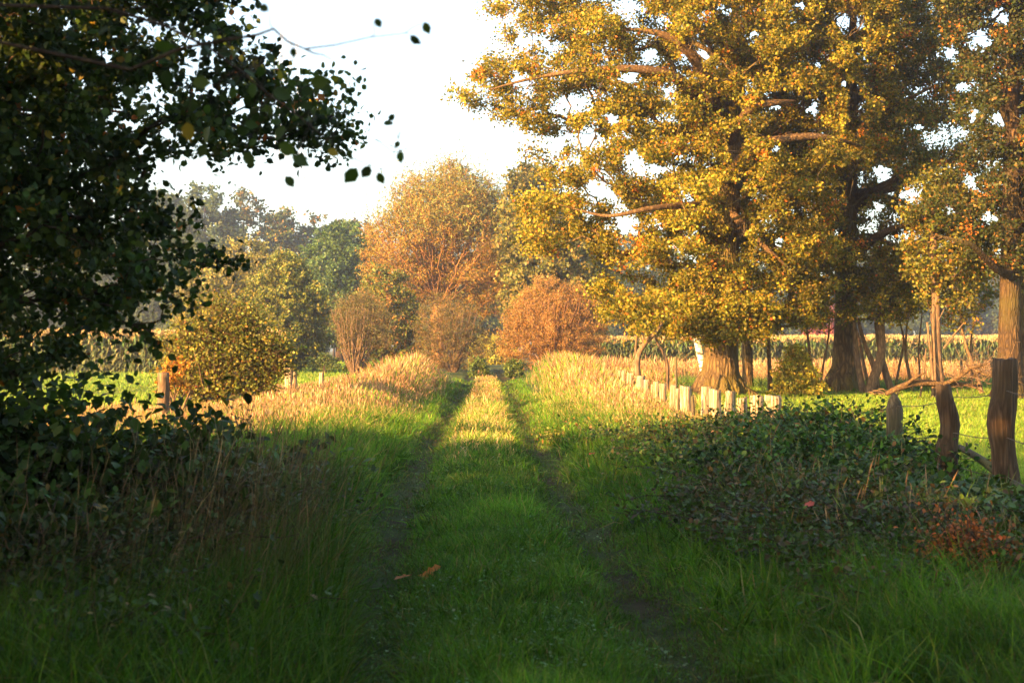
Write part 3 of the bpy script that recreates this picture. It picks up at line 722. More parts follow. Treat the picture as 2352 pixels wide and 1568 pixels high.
def oak_main():
    Y = 46; poly = [(1120, -150), (1105, 0), (1165, 50), (1130, 110), (1048, 200), (1070, 228), (1130, 225), (1165, 290), (1195, 265), (1225, 335), (1240, 400), (1200, 470), (1180, 560),
                    (1195, 610), (1260, 590), (1330, 540), (1400, 600), (1365, 680), (1390, 735), (1500, 768), (1640, 760), (1720, 768), (1850, 735), (1900, 690), (1930, 600), (1960, 500), (2020, 300), (2060, 100), (2050, -100), (1900, -270), (1600, -330), (1300, -270)]
    B = blobs_poly(poly, Y, 760, 4.8, np.random.default_rng(61), .64, HOLES)
    low = blobs_poly([(1560, 690), (1560, 770), (1740, 775), (1760, 690)], Y - 2.2, 26, 1.2, np.random.default_rng(611), .4); B = np.concatenate([B, low])
    tr = flared(1652, Y, 1.12, 13.5, (.6, 0), 1.75)
    x0 = tr[0][0]
    r = tree("oak_tree", "biggest oak with golden leaves and thick furrowed trunk at the end of the split posts", "tree", (x0, Y, 0), tr, B, LEAF_FAR, OAK_PAL,
         per=700, spread=.6, lsize=.098, bark=M_OAK, bf=.28, tip=.016, group="old oaks in the pasture", sprays=14, seed=62, sides=24, windows=WINS, holes=HOLES, accent=((.50, .17, .02), .02), lump=.05, kf=7, flat=.6, thin=lambda p: np.interp(p, [1050, 1350, 1600, 1800], [.55, .7, 1.1, 1.15]))
    # root buttresses
    tb = Tubes(); g = float(gz(x0, Y))
    for an, L, rr in ((-.35, 1.35, .30), (.15, 1.0, .2), (2.9, 1.2, .30), (-1.5, .8, .26), (-2.3, .9, .26), (1.4, 1, .3), (-.9, .8, .22)):
        d = np.array([math.cos(an), math.sin(an), 0]); p = np.array([x0, Y, g])
        tb.add([p + d * .30 + [0, 0, .95], p + d * .52 + [0, 0, .42], p + d * .78 + [0, 0, .14], p + d * L + [0, 0, -.04]], [.16, rr * .9, rr * .62, .07], 8, True, .08)
    tb.make("roots", M_OAK, r, (x0, Y, 0))
    # the two long bare limbs that show against the sky on the left
    tb = Tubes()
    def limb(P, R): 
        Q = np.array([PT(a, b, Y + c) for a, b, c in P]); t = np.linspace(0, 1, len(Q)); s = np.linspace(0, 1, 16)
        Q = np.stack([np.interp(s, t, Q[:, i]) for i in range(3)], 1)
        for _ in range(3): Q[1:-1] = Q[1:-1] * .4 + (Q[:-2] + Q[2:]) * .3
        tb = Tubes(); Q[:, 1] += np.clip(np.linspace(0, 1.2, 16), 0, 1.2); tb.add(Q, np.interp(s, t, R), 9, True, .04); tb.make("limb", M_LIMB, r, (x0, Y, 0))
    limb([(1668, 330, 0), (1640, 230, -1.5), (1610, 130, -3), (1570, 85, -3.6), (1520, 55, -4), (1440, 45, -4)], [.26, .23, .19, .15, .10, .04])
    limb([(1665, 360, 0), (1620, 220, -2), (1560, 158, -3.6), (1480, 150, -4), (1400, 142, -4.2), (1300, 152, -3.6), (1210, 165, -3), (1120, 190, -2.5)], [.25, .2, .16, .13, .10, .07, .05, .02])
    limb([(1665, 470, 0), (1600, 470, -2), (1500, 468, -3), (1440, 490, -3.2), (1390, 498, -3), (1350, 478, -2.6), (1310, 470, -2.4), (1270, 455, -2)], [.17, .12, .085, .07, .05, .03, .018, .008])
    limb([(1672, 480, 0), (1760, 560, -3), (1830, 610, -3.5)], [.16, .09, .03])
    limb([(1668, 420, 0), (1720, 330, -3.2), (1800, 315, -4), (1880, 300, -4.2), (1950, 312, -4), (2000, 322, -3.5)], [.2, .16, .13, .11, .08, .03])
    limb([(1672, 330, 0), (1730, 235, -3.3), (1790, 225, -4.1), (1850, 215, -4)], [.2, .15, .11, .03])
oak_main()

def oak_second():
    Y = 50; poly = [(1790, -200), (1790, 0), (1750, 250), (1740, 450), (1760, 560), (1850, 650), (1900, 620), (1990, 560), (2080, 545), (2190, 540), (2235, 440), (2215, 300), (2245, 100), (2250, -100), (2100, -250)]
    B = blobs_poly(poly, Y, 420, 4.0, np.random.default_rng(63), .72, HOLES + HOLES_R)
    tr = flared(1937, Y, .82, 15, (.4, 0), 1.9)
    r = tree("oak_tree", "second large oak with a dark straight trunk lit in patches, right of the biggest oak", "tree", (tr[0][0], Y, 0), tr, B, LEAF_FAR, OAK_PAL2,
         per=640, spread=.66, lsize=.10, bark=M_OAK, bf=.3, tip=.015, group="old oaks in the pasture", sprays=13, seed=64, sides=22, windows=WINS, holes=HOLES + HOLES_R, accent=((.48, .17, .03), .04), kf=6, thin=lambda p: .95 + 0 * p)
    x0 = tr[0][0]; g = float(gz(x0, Y)); tb = Tubes()
    for an, L, rr in ((3.3, 1.35, .26), (-.2, 1.1, .24), (-1.4, .8, .22), (-2.2, .8, .2)):
        d = np.array([math.cos(an), math.sin(an), 0]); p = np.array([x0, Y, g])
        tb.add([p + d * .28 + [0, 0, .9], p + d * .48 + [0, 0, .4], p + d * .7 + [0, 0, .13], p + d * L + [0, 0, -.04]], [.15, rr * .85, rr * .6, .06], 8, True, .08)
    tb.make("roots", M_OAK, r, (x0, Y, 0))
    tb = Tubes()
    for P, R in (([(1965, 450, 0), (2000, 440, -1), (2040, 420, -2), (2060, 405, -2.4)], [.22, .17, .12, .05]), ([(1965, 480, 0), (2010, 440, -1), (2050, 428, -2), (2062, 410, -2)], [.2, .2, .2, .1]),
                 ([(1970, 580, 0), (2010, 545, -1), (2050, 525, -2), (2110, 510, -2.5)], [.2, .16, .12, .05]), ([(2010, 545, -1), (2045, 560, -1.5), (2090, 575, -2)], [.1, .07, .03]),
                 ([(1965, 330, 0), (1990, 290, -2), (2060, 240, -3), (2140, 200, -3)], [.2, .15, .1, .04])):
        tb = Tubes(); tb.add(np.array([PT(a, b, Y + c) for a, b, c in P]), R, 8, True, .05); tb.make("limb", M_LIMB, r, (x0, Y, 0))
oak_second()

def oak_right():
    Y = 43; poly = [(2170, -200), (2160, 60), (2230, 180), (2250, 330), (2200, 420), (2140, 470), (2190, 560), (2260, 610), (2380, 600), (2600, 560), (2700, 200), (2600, -200)]
    B = blobs_poly(poly, Y, 420, 4.2, np.random.default_rng(65), .7, HOLES_R)
    tr = flared(2318, Y, .70, 15, (.2, 0), 1.9)
    r = tree("oak_tree", "oak with shade coloured into its leaves at the right edge standing behind the tallest fence post", "tree", (tr[0][0], Y, 0), tr, B, LEAF_FAR, OAK_PAL_SHADE, per=600, spread=.68, lsize=.10,
         bark=M_OAK_SHADE, bf=.3, tip=.015, group="old oaks in the pasture", sprays=12, seed=66, sides=22, windows=WINS, holes=HOLES_R, accent=((.42, .16, .03), .04), kf=6, thin=lambda p: .85 + 0 * p)
    tb = Tubes()
    for P, R in (([(2335, 330, 0), (2320, 290, .4), (2280, 200, .9), (2230, 130, 1.2), (2160, 60, 1.4)], [.15, .12, .09, .06, .02]), ([(2340, 640, 0), (2290, 620, -1), (2230, 560, -2), (2150, 540, -2.5)], [.18, .12, .08, .03])):
        tb = Tubes(); tb.add(np.array([PT(a, b, Y + c) for a, b, c in P]), R, 8, True, .05); tb.make("limb", M_OAK_SHADE, r, (tr[0][0], Y, 0))
oak_right()

def small_tree(name, label, stems, Y, blobs, pal, bark=M_BARK, per=110, spread=.45, lsize=.11, seed=1, group=None, leaf=LEAF_FAR, bf=.5, tint=.2, cat="tree", mat=M_LEAF, **kw):
    """stems: list of photo-unit paths [(px,py,dy,radius)...]; the first is the trunk that carries the crown"""
    first = [(*PT(a, b, Y + c), r) for a, b, c, r in stems[0]]
    base = np.array([first[0][0], first[0][1], float(gz(first[0][0], first[0][1]))]); first[0] = (first[0][0], first[0][1], base[2] - .08, first[0][3])
    root = tree(name, label, cat, base, first, blobs if blobs is not None else np.zeros((0, 3)), leaf, pal, per=per, spread=spread, lsize=lsize, bark=bark, bf=bf, seed=seed, group=group, tint_sd=tint, sides=9, lump=.06, mat=mat, **kw)
    for s in stems[1:]:
        P = [(*PT(a, b, Y + c), r) for a, b, c, r in s]; tt = np.linspace(0, 1, len(P)); ts = np.linspace(0, 1, len(P) * 3); P = np.array(P)
        Q = np.stack([np.interp(ts, tt, P[:, i]) for i in range(4)], 1)
        for _ in range(2): Q[1:-1] = Q[1:-1] * .5 + (Q[:-2] + Q[2:]) * .25
        part_trunk(root, base, Q, bark, 8, 'stem')
    return root
def pb(poly, Y, n, th, seed, sep=.5, holes=()): return blobs_poly(poly, Y, n, th, np.random.default_rng(seed), sep, holes)

small_tree("oak_tree", "slimmer straight trunk right behind the biggest oak", [[(1718, 905, 0, .22), (1717, 850, 0, .19), (1716, 780, 0, .18), (1712, 600, 0, .16), (1708, 300, 0, .12), (1705, 100, 0, .05)]], 50.5,
           pb([(1640, 0), (1600, 300), (1620, 600), (1700, 740), (1790, 720), (1830, 500), (1820, 100)], 50.5, 60, 2, 71, 1.1, HOLES), OAK_PAL2, M_OAK, 150, .6, .15, 71, "old oaks in the pasture")
small_tree("dead_tree", "pale leafless pole with a broken top between the slim oak and the yellow bush", [[(1769, 897, 0, .10), (1768, 850, 0, .075), (1765, 790, 0, .07), (1763, 742, 0, .06)]], 47, None, OAK_PAL, M_BARK, seed=72)
small_tree("birch_tree", "leaning white birch trunk tucked against the left of the biggest oak", [[(1625, 870, 0, .10), (1612, 830, 0, .13), (1604, 790, 0, .15), (1600, 760, 0, .14), (1590, 700, 0, .10), (1585, 640, 0, .06)]], 49,
           pb([(1540, 640), (1600, 600), (1650, 650), (1640, 740), (1560, 740)], 49, 12, 1, 73), OAK_PAL2, M_BIRCH, 120, .5, .12, 73)
small_tree("sapling", "crooked forked sapling with a kinked stem left of the curved one", [[(1480, 888, 0, .10), (1462, 850, 0, .09), (1465, 815, 0, .085), (1480, 790, 0, .08), (1500, 770, 0, .07), (1520, 745, 0, .04)],
            [(1462, 850, .2, .045), (1460, 800, .2, .04), (1463, 770, .2, .025)], [(1480, 788, 0, .03), (1477, 765, 0, .02)]], 41, pb([(1400, 700), (1460, 670), (1540, 690), (1530, 750), (1430, 760)], 41, 18, 1, 74), OAK_PAL, M_BARK, 120, .45, .12, 74, "crooked saplings by the big oak", leaf=LEAF_OAK)
small_tree("sapling", "slender S curved sapling between the kinked one and the birch", [[(1530, 905, 0, .06), (1534, 870, 0, .06), (1532, 830, 0, .055), (1522, 805, 0, .05), (1508, 785, 0, .045), (1502, 760, 0, .03)]], 42,
           pb([(1470, 700), (1540, 690), (1545, 750), (1480, 755)], 42, 10, .8, 75), OAK_PAL, M_BARK, 120, .45, .12, 75, "crooked saplings by the big oak", leaf=LEAF_OAK)
small_tree("oak_bush", "small pointed yellow green oak bush between the two largest oak trunks", [[(1830, 905, 0, .05), (1830, 860, 0, .04), (1829, 810, 0, .02)]], 45.5,
           pb([(1828, 790), (1800, 830), (1778, 880), (1775, 912), (1890, 912), (1890, 885), (1862, 840)], 45.5, 95, .8, 76, .18), [((.28, .25, .03), 5), ((.20, .22, .03), 3), ((.36, .24, .03), 1.5)], M_BARK, 100, .22, .09, 76, cat="bush", leaf=LEAF_OAK)
small_tree("alder_tree", "bowed alder with several curving stems right of the second oak", [[(1996, 905, 0, .20), (2005, 870, 0, .17), (2022, 835, 0, .16), (2026, 790, 0, .14), (2022, 740, 0, .13), (2030, 680, 0, .10), (2035, 610, 0, .05)],
            [(1983, 905, .3, .12), (1975, 860, .3, .11), (1965, 800, .3, .1), (1962, 740, .3, .06)], [(2050, 905, .6, .13), (2035, 860, .6, .12), (2022, 810, .6, .1), (2012, 740, .6, .07)], [(2015, 890, .5, .1), (2008, 840, .5, .1), (1985, 790, .5, .08), (1970, 730, .5, .05)]], 48,
           pb([(1960, 640), (2000, 560), (2070, 580), (2120, 620), (2110, 700), (2050, 740), (1970, 730)], 48, 150, 2.0, 77, .42, HOLES_R), OAK_PAL, M_BARK, 130, .42, .11, 77)
small_tree("gnarled_tree", "gnarled reddish trunk hung with torn bark and shoots right of the bowed alder", [[(2165, 915, 0, .30), (2158, 890, 0, .2), (2152, 840, 0, .17), (2150, 760, 0, .15), (2150, 660, 0, .14), (2145, 560, 0, .12), (2140, 440, 0, .07)],
            [(2140, 930, -.4, .06), (2145, 890, -.3, .05), (2138, 820, -.2, .04), (2130, 740, -.1, .03)], [(2150, 920, -.3, .06), (2148, 880, -.3, .05), (2146, 800, -.2, .03), (2142, 700, -.2, .02)],
            [(2113, 915, -.5, .03), (2120, 870, -.4, .03), (2127, 800, -.3, .02)], [(2168, 800, -.2, .04), (2190, 770, -.3, .03), (2215, 740, -.4, .012)], [(2155, 600, 0, .06), (2185, 560, -.3, .04), (2230, 530, -.6, .02)], [(2150, 540, 0, .05), (2120, 500, -.3, .03), (2100, 450, -.6, .02)]],
           44, pb([(2080, 420), (2180, 400), (2260, 500), (2260, 650), (2190, 700), (2120, 690), (2080, 560)], 44, 150, 2.0, 78, .48, HOLES_R), OAK_PAL2, M_BARK, 120, .45, .11, 78)
for k, (st, lab) in enumerate((
        ([(2210, 770, 0, .05), (2232, 830, 0, .06), (2250, 880, 0, .07), (2257, 905, 0, .08)], "thin smooth pole leaning left beside the right oak"),
        ([(1855, 770, 0, .04), (1862, 830, 0, .05), (1878, 890, 0, .05)], "thin stem rising from behind the pointed oak bush"),
        ([(1907, 760, 0, .03), (1890, 840, 0, .04), (1882, 895, 0, .04)], "slender pale stem leaning just left of the second oak"),
        ([(2085, 740, 0, .03), (2078, 800, 0, .05), (2086, 850, 0, .06), (2098, 905, 0, .06)], "thin leaning stem between the alder and the gnarled trunk"),
        ([(2060, 720, 0, .03), (2080, 780, 0, .04), (2063, 850, 0, .05), (2055, 900, 0, .05)], "crooked twiggy stem in front of the maize strip"),
        ([(2240, 730, 0, .03), (2228, 790, 0, .04), (2236, 850, 0, .05), (2228, 900, 0, .05)], "thin kinked stem just behind the fallen bough's right twigs"),
        ([(1948, 700, 0, .04), (1975, 780, 0, .06), (1985, 850, 0, .07), (2000, 905, 0, .08)], "sloping stem springing from behind the second oak's right root"),
        ([(2120, 720, 0, .025), (2108, 800, 0, .035), (2114, 860, 0, .04), (2106, 905, 0, .05)], "thin upright stem just left of the gnarled trunk"))):
    st = st[::-1]; 
    small_tree("young_stem", lab, [[*st, (st[-1][0] - 6, st[-1][1] - 90, 0, .02)]], 47.5 + k * .7, pb([(st[-1][0] - 40, 560), (st[-1][0] + 40, 560), (st[-1][0] + 45, st[-1][1] - 20), (st[-1][0] - 45, st[-1][1] - 20)], 47.5 + k * .7, 34, 1.0, 80 + k, .4, HOLES_R), OAK_PAL2, M_BARK, 90, .4, .10, 80 + k, "young stems under the oaks")
# ash behind the right edge and its trunk
small_tree("oak_tree", "slim lit trunk at the very right edge beyond the dark oak", [[(2348, 912, 0, .24), (2345, 860, 0, .2), (2343, 700, 0, .18), (2350, 400, 0, .14), (2350, 200, 0, .06)]], 52,
           pb([(2240, 560), (2300, 380), (2420, 380), (2440, 700), (2330, 720), (2250, 660)], 52, 60, 2, 79, 1.0, HOLES_R), OAK_PAL2, M_OAK, 120, .6, .14, 79, "old oaks in the pasture")

# fallen dead limb and the brush at the foot of the gnarled tree
def fallen():
    base = np.array([X_(2140, 43), 43, 0]); root = empty("fallen_branch", tuple(base), "fallen bare bough with spreading twigs lying around the gnarled trunk", "branch")
    tb = Tubes(); Y = 43
    for P, R in (([(2035, 905, 0), (2060, 892, 0), (2095, 880, 0), (2130, 878, 0), (2165, 884, 0), (2210, 882, 0), (2255, 886, 0)], [.07, .1, .12, .11, .09, .07, .04]),
                 ([(2075, 888, 0), (2100, 868, -.3), (2125, 855, -.6)], [.07, .05, .02]),
                 ([(2165, 884, 0), (2200, 868, -.4), (2230, 845, -.8), (2265, 838, -1)], [.08, .06, .05, .02]), ([(2230, 845, -.8), (2262, 860, -1), (2290, 868, -1.2)], [.04, .03, .015]),
                 ([(2210, 882, 0), (2240, 890, -.3), (2262, 902, -.5)], [.04, .03, .012])):
        Q = np.array([PT(a, b, Y + c) for a, b, c in P]); tb.add(Q, R, 7, True, .1)
    tb.make("bough", M_LIMB, root, base); tb = Tubes(); rng = np.random.default_rng(90)
    for k in range(85):
        a = PT(rng.uniform(2190, 2290), rng.uniform(835, 890), Y - rng.uniform(0, 1)); d = np.array([rng.normal() * .5 + .2, rng.normal() * .4, rng.normal() * .35 + .25])
        tb.add(bez(a, a + d, np.array([d[0], d[1], .4]), 5, 0, rng, .08), np.linspace(.013, .004, 5), 3, False)
    tb.make("twigs", M_BARK, root, base)
    tb = Tubes(); b2 = np.array([X_(1978, 46), 46, 0])
    for k in range(34):
        a = np.array([X_(rng.uniform(2005, 2055), 46), 46 + rng.normal() * .3, rng.uniform(0, .12)]); d = rdir(1, rng)[0] * [1, .6, .25]; tb.add([a, a + d * .25 + [0, 0, .04], a + d * .5], [.03, .025, .012], 5, True, .1)
    tag(tb.make("brushwood_pile", M_BARK), "low heap of broken brushwood at the foot of the bowed alder", "brushwood")
fallen()

# ================================================================== MIDDLE DISTANCE TREES AND BUSHES
def many_stems(px, Y, n, spread, z0, z1, r, rng, zb=0.0):
    x0 = X_(px, Y); out = []
    for k in range(n):
        a = rng.uniform(0, 2 * np.pi); s = spread * math.sqrt(rng.random()); d = np.array([math.cos(a) * s, math.sin(a) * s, 0])
        g = float(gz(x0, Y)); out.append([np.array([x0, Y, g + zb]) + d * .12, np.array([x0, Y, g + z0]) + d * .45, np.array([x0, Y, g + z1]) + d])
    return out
def stems_part(root, base, stems, r, bark, name='stems', rng=RS):
    tb = Tubes()
    for s in stems:
        P = bez(s[0], s[2], (s[1] - s[0]) / (np.linalg.norm(s[1] - s[0]) + 1e-6), 7, 0, rng, .02); tb.add(P, np.linspace(r, r * .35, 7), 5, False)
    tb.make(name, bark, root, base)
W_PAL = [((.28, .165, .03), 4), ((.22, .145, .03), 3), ((.18, .17, .03), 3.5), ((.38, .21, .045), 2)]
def willow():
    rng = np.random.default_rng(301); Y = 108
    poly = [(960, 700), (880, 720), (835, 640), (850, 520), (905, 470), (915, 420), (960, 405), (990, 420), (1020, 385), (1045, 380), (1080, 400), (1120, 420), (1165, 470), (1195, 560), (1190, 660), (1150, 720), (1080, 740), (1010, 700)]
    B = pb(poly, Y, 620, 4.6, 302, .85); B = B[~((B[:, 1] < Y - .8) & (B[:, 2] < 9.5) & (np.abs(B[:, 0] - X_(1010, Y)) < 3.6) & (np.arange(len(B)) % 2 == 0))]
    px, x0 = 1008, X_(1008, Y); base = (x0, Y, 0); g = float(gz(x0, Y))
    tr = [(x0, Y, g - .1, .75), (x0, Y, g + 1, .6), (x0, Y, g + 3, .6), (x0, Y, g + 4.6, .7), (x0, Y, g + 5.1, .5)]
    zc = B[:, 2]; top = zc > 10.5
    r = tree("willow_tree", "tall pollard willow with orange brown fan of branches in the middle of the view", "tree", base, tr, B, LEAF_NARROW, W_PAL, per=120, spread=.85, lsize=.24, bark=M_WILLOW, bf=.75, tip=.018,
             seed=303, sprays=15, twigw=.02, twigc=(.30, .15, .05), hang=-.35, tint_sd=.14, kf=6, expo=2.6, cap=.25)
    st = []
    for k in range(46):
        a = rng.uniform(0, 2 * np.pi); el = rng.uniform(.12, 1.0); L = rng.uniform(6, 9.5); d = np.array([math.cos(a) * (1 - el * .75), math.sin(a) * (1 - el * .75), .35 + el]); d /= np.linalg.norm(d)
        p0 = np.array([x0, Y, g + 4.8]); st.append([p0 + d * .2, p0 + d * 2, p0 + d * L])
    stems_part(r, base, st, .075, M_WILLOW, 'limbs', rng)
    # greener crown tips
    Bt = B[top]; rng = np.random.default_rng(304); m = len(Bt) * 110; P = np.repeat(Bt, 110, 0) + rng.normal(size=(m, 3)) * [.7, .7, .8]
    ins = Inst(); ins.add(LEAF_NARROW, P, frames(rdir(m, rng) + [0, 0, .6], rdir(m, rng)) * (.28 * rng.uniform(.6, 1.3, m))[:, None, None], pick([((.22, .22, .06), 4), ((.16, .18, .05), 2)], m, rng))
    ins.make('upper_leaves', M_LEAF, r, base)
willow()

def bush(name, label, px, Y, polyg, n, th, pal, seed, sep=.5, per=120, spread=.4, ls=.12, leaf=LEAF_FAR, stems=14, sw=1.0, bark=M_BARK, cat="bush", group=None, twigc=(.16, .09, .04), hang=0., bf=.8, twigw=.014, tint=.15, holes=(), mat=M_LEAF, accent=None, zs=.55):
    rng = np.random.default_rng(seed); B = pb(polyg, Y, n, th, seed + 1, sep, holes); x0 = X_(px, Y); g = float(gz(x0, Y)); base = (x0, Y, 0)
    tr = [(x0, Y, g - .1, .12), (x0 + .03, Y, g + .25, .10), (x0, Y, g + .5, .08)]
    top = B[:, 2].max()
    r = tree(name, label, cat, base, tr, B, leaf, pal, per=per, spread=spread, lsize=ls, bark=bark, bf=bf, tip=.010, seed=seed + 2, twigc=twigc, hang=hang, twigw=twigw, tint_sd=tint, group=group, kf=4, mat=mat, cap=.6, accent=accent, sprays=11)
    if stems: stems_part(r, base, many_stems(px, Y, stems, sw, top * .25, top * zs, .03, rng), .035, bark, 'stems', rng)
    return r
BR_PAL = [((.30, .17, .045), 4), ((.22, .13, .04), 3), ((.36, .20, .07), 2), ((.20, .17, .05), 1)]
bush("willow_bush", "rounded pinkish brown willow bush just right of the track's far end", 1270, 84, [(1150, 770), (1165, 720), (1200, 680), (1245, 645), (1290, 645), (1335, 665), (1375, 710), (1392, 770), (1375, 830), (1300, 845), (1180, 845), (1150, 820)],
     420, 2.8, BR_PAL, 311, .42, 150, .42, .13, LEAF_NARROW, 60, 2.6, M_WILLOW, "willow bush", twigc=(.26, .14, .06), hang=-.5, tint=.10, zs=.8)
bush("willow_bush", "dull brown green rounded bush left of the track's far end", 1040, 90, [(955, 760), (970, 710), (1010, 680), (1060, 690), (1100, 730), (1125, 780), (1120, 830), (1060, 850), (960, 850)],
     300, 2.4, [((.15, .12, .04), 4), ((.20, .13, .05), 3), ((.12, .13, .035), 3)], 321, .5, 120, .45, .13, LEAF_NARROW, 40, 2.2, M_BARK, "willow bush", twigc=(.2, .12, .05), hang=-.4, tint=.1, zs=.8)
bush("bare_bush", "sparse brown bush with many thin upright stems showing at its foot", 815, 80, [(765, 740), (785, 695), (840, 680), (880, 700), (905, 760), (890, 800), (790, 800)],
     230, 2.0, [((.15, .12, .05), 4), ((.18, .13, .05), 3), ((.11, .12, .035), 3)], 331, .42, 150, .5, .12, LEAF_NARROW, 45, 2.0, M_BARK, "bush", twigc=(.2, .12, .06), hang=-.5, tint=.1, zs=.85)
bush("alder_tree", "green and russet young alder between the sparse brown bush and the willow", 885, 92, [(790, 760), (815, 690), (840, 640), (875, 605), (920, 625), (955, 690), (975, 760), (960, 840), (800, 845)],
     230, 2.3, [((.12, .15, .03), 4), ((.17, .17, .04), 3), ((.28, .17, .04), 1.5), ((.09, .12, .025), 3)], 341, .6, 130, .5, .17, LEAF_FAR, 10, .8, M_BARK, "tree", accent=((.34, .17, .05), .1))
bush("lime_tree", "neat rounded yellow green tree in the left meadow with foliage to the ground", 655, 92, [(590, 640), (620, 600), (655, 584), (690, 600), (725, 650), (750, 720), (748, 790), (720, 830), (640, 838), (570, 830), (545, 760), (560, 690)],
     330, 2.8, [((.17, .18, .035), 4), ((.13, .16, .03), 5), ((.24, .21, .04), 2), ((.08, .11, .02), 2)], 351, .6, 170, .5, .19, LEAF_FAR, 6, .6, M_BARK, "tree", tint=.2)
bush("alder_tree", "duller olive tree standing behind the left of the rounded yellow green tree", 530, 104, [(415, 640), (450, 600), (510, 575), (560, 550), (610, 560), (640, 600), (650, 700), (620, 800), (430, 830), (400, 740)],
     330, 3.2, [((.18, .17, .05), 4), ((.14, .15, .045), 4), ((.24, .20, .06), 1.5)], 361, .8, 120, .65, .2, LEAF_FAR, 8, .8, M_BARK, "tree", tint=.2)
bush("shrub", "loose yellow green shrub with orange left side beside the orange brown post", 490, 34, [(380, 830), (400, 770), (435, 735), (450, 765), (490, 690), (525, 735), (560, 700), (600, 765), (650, 780), (665, 830), (630, 850), (620, 890), (560, 905), (430, 905), (390, 880)],
     380, 1.5, [((.155, .155, .03), 4), ((.11, .13, .024), 5), ((.24, .19, .035), 1.4), ((.36, .17, .04), .2)], 371, .22, 80, .5, .07, LEAF_NEAR, 26, .9, M_BARK, "shrub", tint=.2)
bush("shrub", "small orange leaved shrub leaning against the orange brown post", 400, 27, [(375, 838), (395, 820), (415, 825), (425, 850), (418, 885), (385, 890)], 40, .4,
     [((.42, .20, .03), 4), ((.34, .22, .04), 3), ((.45, .14, .03), 1)], 375, .18, 80, .2, .06, LEAF_NEAR, 10, .4, M_BARK, "shrub")
bush("yellow_bush", "bright yellow bush closing the far end of the track", 1135, 128, [(1085, 790), (1120, 770), (1180, 780), (1200, 830), (1180, 850), (1090, 850)], 120, 1.8,
     [((.34, .30, .04), 4), ((.26, .26, .04), 3)], 381, .5, 110, .5, .2, LEAF_FAR, 8, .6, M_BARK, "bush")
bush("low_bush", "low dark green clump hugging the left edge of the track's far end", 1100, 72, [(1082, 838), (1100, 826), (1118, 835), (1118, 862), (1082, 862)], 30, .6,
     [((.07, .11, .02), 4), ((.10, .13, .03), 2)], 385, .25, 90, .25, .12, LEAF_FAR, 5, .3, M_BARK, "bush")
bush("low_bush", "low dark green clump at the right edge of the track's far end", 1180, 72, [(1162, 838), (1180, 826), (1200, 835), (1200, 862), (1162, 862)], 30, .6,
     [((.07, .11, .02), 4), ((.10, .13, .03), 2)], 388, .25, 90, .25, .12, LEAF_FAR, 5, .3, M_BARK, "bush")
bush("low_bush", "small dark bush under the rounded yellow green tree at the meadow's edge", 745, 84, [(715, 826), (745, 814), (775, 826), (780, 846), (712, 846)], 30, .8,
     [((.09, .13, .03), 4)], 391, .3, 80, .3, .12, LEAF_FAR, 5, .3, M_BARK, "bush")
bush("shrub", "low russet scrub in front of the maize left of the big oak", 1585, 88, [(1520, 835), (1570, 820), (1610, 820), (1640, 840), (1630, 858), (1510, 858)], 50, 1.2,
     [((.22, .16, .05), 4), ((.16, .18, .05), 3), ((.32, .13, .06), 1)], 395, .4, 80, .35, .14, LEAF_FAR, 5, .4, M_BARK, "shrub")

# larger trees behind, each with trunk and crown
def big(name, label, px, Y, poly, n, th, pal, seed, sep=1.0, per=150, spread=.8, ls=.3, group=None, **kw):
    x0 = X_(px, Y); g = float(gz(x0, Y)); top = CAM_H - (min(p[1] for p in poly) - HOR) / F * Y
    tr = [(x0, Y, g - .2, .5), (x0, Y, g + top * .15, .38), (x0, Y, g + top * .4, .3), (x0, Y, g + top * .7, .16), (x0, Y, g + top * .9, .05)]
    return tree(name, label, "tree", (x0, Y, 0), tr, pb(poly, Y, n, th, seed, sep), LEAF_FAR, pal, per=per, spread=spread, lsize=ls, bark=M_DARKB, bf=.35, tip=.02, seed=seed + 1, group=group, kf=4, sprays=11, **kw)
G_BACK = "trees standing behind the meadow and the track's end"
big("oak_tree", "broad olive green tree right of the pollard willow", 1290, 103, [(1165, 700), (1150, 560), (1160, 450), (1180, 395), (1225, 385), (1260, 420), (1330, 500), (1400, 560), (1410, 680), (1380, 760), (1250, 790), (1180, 770)], 330, 5, [((.14, .145, .035), 4), ((.18, .16, .04), 3), ((.09, .11, .025), 3), ((.24, .17, .04), 1)], 401, .9, 170, .75, .26, G_BACK)
big("maple_tree", "dense dark green domed tree left of the pollard willow", 780, 140, [(700, 700), (700, 600), (735, 535), (775, 510), (815, 520), (850, 560), (870, 650), (860, 780), (720, 800)], 260, 4.5, [((.06, .11, .03), 5), ((.08, .13, .035), 3)], 411, 1.1, 160, .9, .3, G_BACK)
